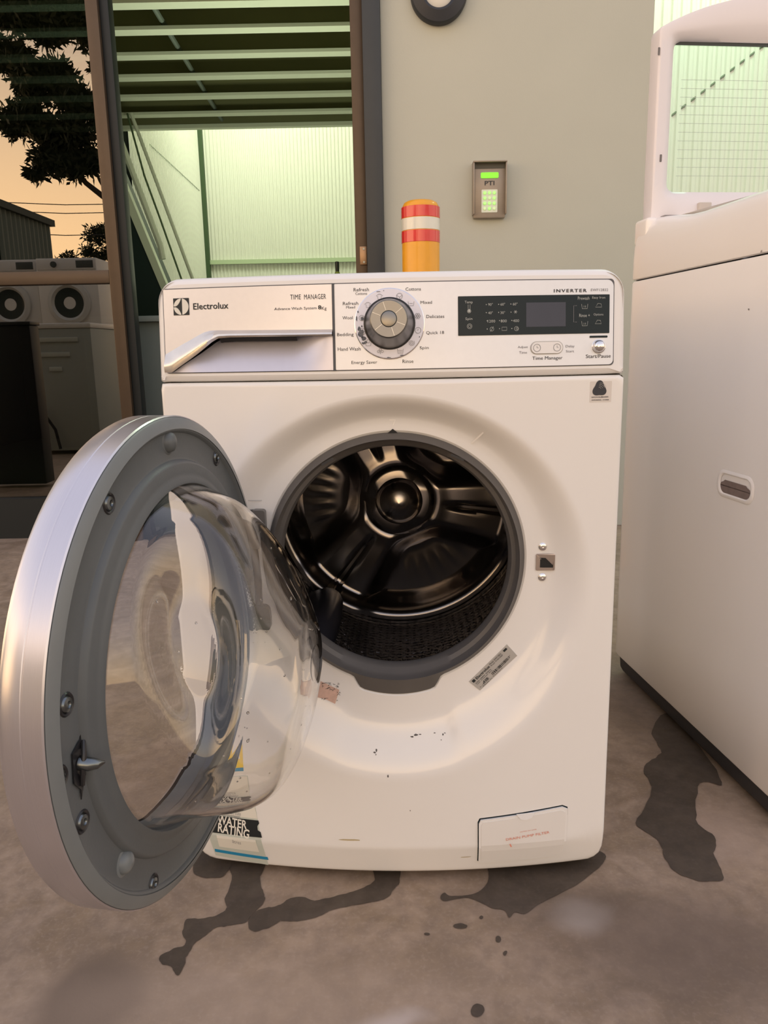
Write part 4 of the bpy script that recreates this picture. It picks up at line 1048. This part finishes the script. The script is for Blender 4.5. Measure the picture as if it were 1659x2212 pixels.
for xx in (.06, TWd - .06):
    for yy in (-.06, -TDp + .06): lathe('foot', [(0, 0), (.024, 0), (.024, .012), (.012, .016), (.012, .03)], DKPL, tl, axis='z', center=(xx, yy, 0), n=18)
def ztop(x, y, z):                                 # cover crowns a little toward the back
    return z + (.022 * ss(.92, .99, z) * ss(-.25, -.02, y))
loft('top_cover', [(.006, .8865), (.001, .888), (.0, .892), (0, .92), (.001, .945), (.004, .960), (.009, .971), (.017, .980), (.028, .986), (.045, .989), (.07, .990)], PINKW, tl, zfun=ztop)
# deck ring around the tub opening and raised front console
o = mesh('deck', *grid([[(x, y, ztop(x, y, .990)) for x, y in rrect(.07, TWd - .07, -TDp + .07, -.07, .008, 6)], [(x, y, .985) for x, y in rrect(.085, TWd - .085, -TDp + .19, -.11, .03, 6)], [(x, y, .955) for x, y in rrect(.09, TWd - .09, -TDp + .195, -.115, .03, 6)], [(x, y, .93) for x, y in rrect(.11, TWd - .11, -TDp + .22, -.14, .03, 6)]], True), PINKW, tl)
lathe('wash_tub', [(.175, .945), (.18, .93), (.20, .90), (.20, .4), (0, .38)], mat('tub_dark_steel', (.3, .3, .3), .3, metal=1), tl, axis='z', center=(TWd / 2, -TDp / 2 + .02, 0), n=40)
hx, hy_, = 0, 0
def TLp(px, py, X):                                # pixel -> local point on plane x = X of the machine
    return TI @ onpl(px, py, TMx @ Vector((X, 0, 0)), TMx.to_3x3() @ Vector((1, 0, 0)))
rows = []
for x in [.045 + (TWd - .09) * i / 24 for i in range(25)]:
    k = ss(.045, .085, x) * (1 - ss(TWd - .085, TWd - .045, x)); h = .984 + .030 * k
    rows.append([(x, -TDp + .215, .982), (x, -TDp + .205, h - .006), (x, -TDp + .19, h), (x, -TDp + .08, h - .002), (x, -TDp + .05, h - .012), (x, -TDp + .03, .978)])
vs, fs = grid(rows); mesh('front_console', vs, fs, PINKW, tl)
# carrying handle in the side, its recess a flat patch coloured as shade
p0, p1 = TLp(1551, 1016, 0), TLp(1628, 1084, 0)
hy0, hy1 = p1.y, p0.y; hz0, hz1 = TLp(1590, 1083, 0).z, TLp(1590, 1021, 0).z
OUTL = rrect(hy0, hy1, hz0, hz1, .020, 8); INL = rrect(hy0 + .010, hy1 - .012, hz0 + .008, hz1 - .007, .013, 8)
rows = [[(-.0002, y, z) for y, z in OUTL], [(-.0022, y, z) for y, z in rrect(hy0 + .003, hy1 - .003, hz0 + .003, hz1 - .003, .018, 8)], [(-.0024, y, z) for y, z in rrect(hy0 + .007, hy1 - .009, hz0 + .006, hz1 - .005, .015, 8)], [(-.0006, y, z) for y, z in INL]]
vs, fs = grid(rows, True); gr = mesh('grip', vs, fs, PINKW, tl)
cav = []
for i, (y, z) in enumerate(INL):
    zz = z - (.009 if z > (hz0 + hz1) / 2 else 0) + (.003 * sin((y - hy0) * 260) if z > (hz0 + hz1) / 2 else 0); cav.append((y, zz))
rows = [[(-.0008, y, z) for y, z in cav]]; vs = rows[0]
mesh('grip_shade', vs, [tuple(range(len(vs)))[::-1]], mat('recess_shade_pink', (.20, .15, .135), .7, noise_amt=.3, nscale=70), gr, smooth=False)
smudge('spot', [(TLp(1645, 543, 0).y, TLp(1645, 543, 0).z, .0014, .0018), (TLp(1618, 668, 0).y, TLp(1618, 668, 0).z, .0018, .0016)], lambda y, z, off=0: (-.0006, y, z), mat('spot_grey', (.25, .22, .2), .7), tl)
# lid, raised: upright frame with a clear tinted window
LY = -.045
def LL(px, py): return TI @ onpl(px, py, TMx @ Vector((0, LY, 0)), TMx.to_3x3() @ Vector((0, 1, 0)))
lx0 = LL(1411, 250).x; lx1 = TWd - lx0; zb_ = .985; ztl = LL(1409, 64).z; zmid = LL(1659, 4).z + .006
a_ = LL(1453, 200); ix0 = a_.x; ix1 = TWd - ix0; iz0 = LL(1530, 414).z; iz1 = LL(1540, 88).z
n = 24
outer = []; inner = []
def lidout():
    P = [(lx0, zb_)] + [(lx1, zb_)]
    P += [(lx1, ztl)]
    arc = []
    for i in range(1, 33):
        t = i / 32; x = lx1 - .004 + (lx0 + .008 - lx1) * t; s = (x - TWd / 2) / ((lx1 - lx0) / 2); arc.append((x, ztl + (zmid + .004 - ztl) * (1 - abs(s) ** 2.3)))
    P = [(lx0 + .004, zb_), (lx1 - .004, zb_), (lx1, zb_ + .006), (lx1, ztl - .004)] + arc + [(lx0, ztl - .004), (lx0, zb_ + .006)]
    return dense(P, .02)
LO = lidout(); cc = (TWd / 2, (iz0 + iz1) / 2)
IR = dense(rrect(ix0, ix1, iz0, iz1, .016, 8), .01)
def rayin(P, a):
    best = None; dx, dz = cos(a), sin(a); n = len(P)
    for i in range(n):
        (ax, az), (b1, b2) = P[i], P[(i + 1) % n]; ex, ez = b1 - ax, b2 - az; det = dx * (-ez) + dz * ex
        if abs(det) < 1e-12: continue
        qx, qz = ax - cc[0], az - cc[1]; t = (qx * (-ez) + qz * ex) / det; s = (dx * qz - dz * qx) / det
        if t > 0 and -1e-6 <= s <= 1 + 1e-6: best = t if best is None else max(best, t)
    return best
AN = sorted(set([2 * pi * i / 240 for i in range(240)] + [atan2(z - cc[1], x - cc[0]) % (2 * pi) for x, z in ((lx0, ztl), (lx1, ztl), (lx0, zb_), (lx1, zb_))]))
ro_ = [rayin(LO, a) for a in AN]; ri_ = [rayin(IR, a) for a in AN]
def ringrow(f, y, add=0): return [(cc[0] + (ri + (ro - ri) * f + add) * cos(a), y, cc[1] + (ri + (ro - ri) * f + add) * sin(a)) for a, ro, ri in zip(AN, ro_, ri_)]
th = .030
rows = [ringrow(0, LY + .016), ringrow(0, LY + .006), ringrow(.12, LY - .002), ringrow(.35, LY - .010), ringrow(.5, LY - .012), ringrow(.9, LY - .013), ringrow(1, LY - .011, -.001), ringrow(1, LY - .008), ringrow(1, LY + th - .006), ringrow(.95, LY + th), ringrow(.1, LY + th), ringrow(0, LY + .018)]
vs, fs = grid(rows, True); lid = mesh('lid', vs, [f for f in fs], LIDW, tl)
mesh('lid_glass', [(ix0 - .008, LY + .012, iz0 - .008), (ix1 + .008, LY + .012, iz0 - .008), (ix1 + .008, LY + .012, iz1 + .008), (ix0 - .008, LY + .012, iz1 + .008)], [(0, 1, 2, 3)], LIDG, lid, smooth=False)
LSf = lambda x, z, off=0: (x, LY + .0115 - off, z)
LN = []
for k in range(12):
    z = LL(1600, 170 + k * 18.9).z; LN.append([(ix0 + .022, z), (ix1 - .022, z)])
stroke(LN, .0009, LSf, 0, mat('lid_print_grey', (.42, .50, .46), .5), 'printed_line', lid)
plate('gasket_line', rrect(ix0 + .001, ix1 - .001, iz1 - .006, iz1 + .001, .001), LSf, .003, mat('gask_dark', (.05, .06, .06), .6), lid, sub=0)
for px, py in ((1417, 116), (1421, 345)):
    p = LL(px, py); plate('slot', rrect(p.x - .002, p.x + .002, p.z - .007, p.z + .007, .0012), lambda x, z, off=0: (x, LY - .0125 - off, z), .001, mat('slot_grey', (.16, .15, .15), .6), lid, sub=0)
p = LL(1515, 447); box('hinge_lug', (p.x - .015, LY - .02, p.z - .02), (p.x + .012, LY - .008, p.z + .006), mat('lug', (.55, .50, .46), .5), lid, bev=.002)
p = LL(1424, 478); box('hinge_lug', (p.x - .004, LY - .03, p.z - .012), (p.x + .03, LY - .005, p.z + .008), mat('lug_dark', (.25, .23, .23), .5), lid, bev=.002)
# raised hinge shoulders at the back corners of the cover
for s in (0, 1):
    x0_, x1_ = (.004, .030) if not s else (TWd - .030, TWd - .004)
    box('hinge_shoulder', (x0_, -.075, .955), (x1_, -.014, 1.006), PINKW, tl, bev=.008, seg=4)

# ================================================================== damp patches on the concrete
def patch(px, label, jit=1.0, z=.0008, name='damp_patch', **k):
    P = [Vector(atZ(x, y, z)) for x, y in px]; n = len(P); out_ = []
    for i in range(n):                              # Catmull-Rom outline with small ragged noise
        p0, p1, p2, p3 = P[i - 1], P[i], P[(i + 1) % n], P[(i + 2) % n]
        for s in range(6):
            t = s / 6; q = .5 * (2 * p1 + (p2 - p0) * t + (2 * p0 - 5 * p1 + 4 * p2 - p3) * t * t + (3 * p1 - p0 - 3 * p2 + p3) * t ** 3)
            d = noise.noise_vector(q * 55) * .0035 * jit + noise.noise_vector(q * 160) * .0015 * jit
            out_.append((q.x + d.x, q.y + d.y, z))
    from mathutils.geometry import tessellate_polygon
    b = bmesh.new(); bv = [b.verts.new(v) for v in out_]
    for t3 in tessellate_polygon([[Vector(v) for v in out_]]):
        try: b.faces.new([bv[k] for k in t3])
        except ValueError: pass
    b.normal_update()
    fl_ = [q for q in b.faces if q.normal.z < 0]
    if fl_: bmesh.ops.reverse_faces(b, faces=fl_)
    o = bmobj(name, b, WET, smooth=False); tag(o, label, 'water stain', **k); return o
patch([(497, 1840), (500, 1900), (488, 1940), (490, 1962), (468, 1976), (438, 1984), (405, 1985), (395, 2010), (398, 2038), (370, 2050), (345, 2066), (350, 2082), (370, 2086), (379, 2106), (398, 2085), (411, 2050), (436, 2026), (475, 2001), (520, 1996), (546, 1975), (570, 1944), (567, 1922), (562, 1895), (572, 1850)], 'long ragged wet stain running from the machine toward the lower left floor')
patch([(868, 1860), (862, 1905), (840, 1935), (800, 1949), (740, 1960), (700, 1972), (660, 1986), (610, 1990), (580, 2001), (552, 2011), (534, 2004), (538, 1985), (560, 1964), (600, 1955), (640, 1937), (680, 1946), (730, 1935), (780, 1920), (812, 1900), (805, 1870)], 'curved wet stain leading out from under the middle of the machine', z=.0009)
patch([(1055, 1850), (1056, 1900), (1025, 1930), (975, 1935), (961, 1928), (952, 1938), (962, 1946), (1000, 1939), (1025, 1943), (1060, 1960), (1090, 1966), (1100, 1982), (1112, 1970), (1135, 1973), (1165, 1952), (1215, 1926), (1262, 1900), (1310, 1850), (1250, 1830), (1130, 1845)], 'wet stain with a thin tail below the small filter flap, merging into painted machine shade', jit=.35, z=.0010)  # right end of the outline paints the washer's shade as damp
patch([(425, 1830), (420, 1884), (445, 1896), (478, 1894), (500, 1872), (505, 1840)], 'short wet stain at the lower left corner of the machine', z=.0011)
patch([(1409, 1578), (1427, 1626), (1391, 1656), (1409, 1710), (1375, 1777), (1420, 1812), (1440, 1860), (1480, 1895), (1560, 1900), (1545, 1850), (1542, 1806), (1505, 1771), (1512, 1692), (1560, 1690), (1500, 1600), (1440, 1540)], 'broad damp stain on the floor along the top-loading machine', z=.0012)
for px, py, rx, ry, s in ((995, 2000, 15, 6, 'elongated wet spot below the thin tail of the stain'), (1040, 1981, 5, 4, 'tiny wet drop close under the ragged edge of the right stain'), (1076, 2028, 6, 7, 'upper of two small wet drops near the floor centre right'),
                         (1090, 2058, 4.5, 5, 'lower of two small wet drops near the floor centre right'), (1032, 2183, 13, 13, 'round wet drop on the floor nearest the camera'), (923, 2018, 6, 3, 'flat little wet drop left of the elongated spot')):
    patch([(px + rx * cos(a), py + ry * sin(a)) for a in [2 * pi * i / 8 for i in range(8)]], s, .6, z=.0007)

# ================================================================== things across the yard, seen mirrored in the window
def rwasher(x, y, z, rz, label, group=None, clear=False):
    t = empty('stacked_washer', (x, y, z), rz, label=label, cat='washing machine', group=group)
    Wt = mat('yard_white', (.70, .70, .68), .35)
    # front at local y=0 facing -y
    box('cabinet', (-.298, .004, .01), (.298, .56, .85), Wt, t, bev=.008)
    box('control_strip', (-.29, -.004, .74), (.29, .01, .84), mat('yard_strip', (.62, .62, .62), .4), t, bev=.003)
    box('drawer', (-.27, -.007, .755), (-.10, 0, .825), mat('yard_dark', (.05, .06, .06), .4), t, bev=.002)
    lathe('dial', [(.03, -.004), (.028, -.022), (0, -.024)], mat('yard_dark', (.05, .06, .06)), t, center=(.12, 0, .79), n=20)
    lathe('door_ring', [(.215, .0), (.21, -.025), (.17, -.035), (.145, -.01)], mat('yard_ring', (.55, .56, .55), .3), t, center=(0, 0, .42), n=36)
    lathe('door_glass', [(.15, -.012), (.10, .0), (0, .01)], mat('yard_glass', (.02, .03, .03), .08), t, center=(0, 0, .42), n=36)
    return t
for x, z, s in ((-3.72, .853, 'white front-loader mirrored at the window edge, upper of its stack'), (-3.10, .853, 'white front-loader mirrored next to the mullion, upper of its stack'),
                (-3.72, 0, 'white front-loader mirrored at the window edge, under another'), (-3.10, 0, 'white front-loader mirrored next to the mullion, under another')):
    rwasher(x, -1.6 + (.0 if x < -3.5 else .06), z, pi, s, 'machines mirrored in the window')
# back of another top loader with pressed slots and its drain hose
bk = empty('top_loader_back', (-2.52, .42, 0), 0, label='grey back of a tall washing machine mirrored in the lower pane', cat='washing machine')
BG = mat('zinc_back', (.34, .37, .35), .5)
box('cabinet', (-.32, -.60, .03), (.32, 0, .96), BG, bk, bev=.01)
box('cover', (-.325, -.61, .96), (.325, .005, 1.0), mat('yard_white', (.7, .7, .68)), bk, bev=.01)
for i, (w_, zz) in enumerate(((.19, .86), (.12, .75), (.05, .64))):
    box('pressed_slot', (-w_ + .03, .0, zz), (w_ + .03, .012, zz + .035), mat('zinc_light', (.48, .52, .49), .4), bk, bev=.005)
tube('drain_hose', [(-.2, .02, .3), (-.12, .05, .22), (-.2, .06, .12), (-.28, .05, .2), (-.22, .04, .32), (-.1, .05, .36), (0, .06, .2), (.02, .05, .05)], .012, BLACKM, bk)
dc_ = empty('dark_cabinet', (-1.98, 1.95, 0), 0, label='tall black cabinet mirrored at the left edge of the lower pane', cat='cabinet')
box('body', (-.34, -.12, .02), (.0, 0, .93), mat('cabinet_black', (.012, .014, .018), .5), dc_, bev=.01)
box('cover', (-.345, -.125, .93), (.005, .005, .95), mat('cabinet_edge', (.03, .035, .04), .4), dc_, bev=.004)
# corrugated shed
sh = empty('shed', (-7.65, -8.7, 0), label='dark corrugated shed mirrored in the upper pane', cat='shed')
SHM = mat('shed_green_grey', (.045, .06, .055), .7)
row = []
L = 2.2
for i in range(0, 12 * 4 + 1):
    f = (i / 4) % 1; row.append((1.05 + (.04 if f < .5 else 0), -1.1 + L * i / 48))
vs, fs = grid([[(x, y, 0) for x, y in row], [(x, y, 3.35) for x, y in row]]); mesh('side_sheeting', vs, fs, mat('shed_side', (.11, .14, .125), .6), sh, smooth=False)
box('body', (-3.0, -1.1, 0), (1.04, 1.1, 3.3), SHM, sh)
mesh('roof', [(-3.1, -1.2, 3.3), (1.16, -1.2, 3.3), (1.16, 1.2, 3.3), (-3.1, 1.2, 3.3), (-3.1, -1.2, 3.42), (1.16, -1.2, 3.42), (1.16, 1.2, 3.42), (-3.1, 1.2, 3.42)], [(0, 1, 2, 3), (7, 6, 5, 4), (0, 4, 5, 1), (1, 5, 6, 2), (2, 6, 7, 3), (3, 7, 4, 0)], SHM, sh, smooth=False)
# trees: positions found by mirroring in the pane plane
def mir(px, py, Dv):
    p = atY(px, py, Dv); return Vector((p.x, 2 * (WY + .01) - p.y, p.z))
LEAF = mat('leaf_dark', (.018, .026, .012), .7); BARK = mat('bark_dark', (.03, .022, .016), .9)
def tree(label, blobs, Dv, dens, leaf, limbs, seed):
    rn = random.Random(seed); t = empty('tree', limbs[0][0], label=label, cat='tree'); o0 = Vector(limbs[0][0]); vs, fs = [], []
    for px, py, r in blobs:
        c = mir(px, py, Dv) - o0; R = r / F * Dv
        for _ in range(int(dens * r * r)):
            while 1:
                v = Vector((rn.uniform(-1, 1), rn.uniform(-1, 1), rn.uniform(-1, 1)))
                if v.length < 1: break
            v = v * (.55 + .45 * rn.random()); p = c + Vector((v.x * R, v.y * R * 1.4, v.z * R)) + noise.noise_vector(v * 3 + c) * R * .25
            a = Vector((rn.gauss(0, 1), rn.gauss(0, 1), rn.gauss(0, 1))).normalized(); u = a.orthogonal().normalized()
            s = leaf * (.6 + .8 * rn.random()); k = len(vs)
            vs += [p, p + a * s + u * s * .35, p + a * s * 2, p + a * s - u * s * .35]; fs.append((k, k + 1, k + 2, k + 3))
    f = mesh('foliage', vs, fs, LEAF, t, smooth=False); f['kind'] = 'stuff'
    for pts, r0, r1 in [(l, l[-1], l[-2]) for l in []]: pass
    for l in limbs:
        P = [Vector(q) - o0 for q in l[:-1]]; m_ = len(P)
        tube('trunk' if l is limbs[0] else 'branch', P, .1, BARK, t, rad=[l[-1] * (1 - .75 * i / (m_ - 1)) for i in range(m_)], n=7)
M1 = lambda x, y: mir(x, y, 16.4)
base = M1(330, 560); base.z = 0
tree('large dark gum tree whose hanging foliage is mirrored in the upper pane',
     [(60, 10, 60), (130, 15, 60), (185, 60, 42), (35, 130, 38), (75, 175, 48), (130, 160, 30), (160, 215, 42), (60, 255, 42), (30, 270, 30), (110, 285, 38), (165, 290, 40), (110, 345, 36), (75, 375, 18), (150, 355, 34), (190, 350, 30), (205, 240, 28), (20, 20, 50), (-20, 110, 40), (200, 10, 40), (95, 60, 38), (215, 140, 18)],
     16.4, .75, .085, [(base, M1(320, 480), M1(300, 440), M1(260, 400), .22), (M1(300, 445), M1(222, 424), M1(185, 395), M1(150, 350), M1(110, 290), M1(70, 200), M1(60, 120), .07), (M1(240, 432), M1(215, 390), M1(200, 350), M1(190, 280), .04), (M1(150, 350), M1(130, 250), M1(110, 150), M1(90, 60), .035), (M1(170, 375), M1(120, 370), M1(80, 378), .02)], 5)
M2 = lambda x, y: mir(x, y, 26)
b2 = M2(215, 640); b2.z = 0
tree('small bushy tree mirrored low in the upper pane', [(205, 510, 24), (225, 500, 20), (190, 545, 18), (215, 560, 20), (150, 562, 22), (130, 575, 16), (235, 545, 20)], 26, 1.0, .07, [(b2, M2(214, 590), M2(208, 540), .12), (M2(214, 585), M2(235, 530), M2(232, 505), .05)], 9)
for i, (y0, y1) in enumerate(((437, 440), (456, 458), (503, 506))):
    a, b_ = mir(-20, y0 - 1, 21), mir(300, y1, 21); mid = (a + b_) / 2 - Vector((0, 0, .05))
    tag(tube('power_line', [a, mid, b_], .011, BLACKM, n=5), ('topmost', 'middle', 'lowest')[i] + ' of the three overhead wires mirrored in the pane', 'wire', 'overhead wires')
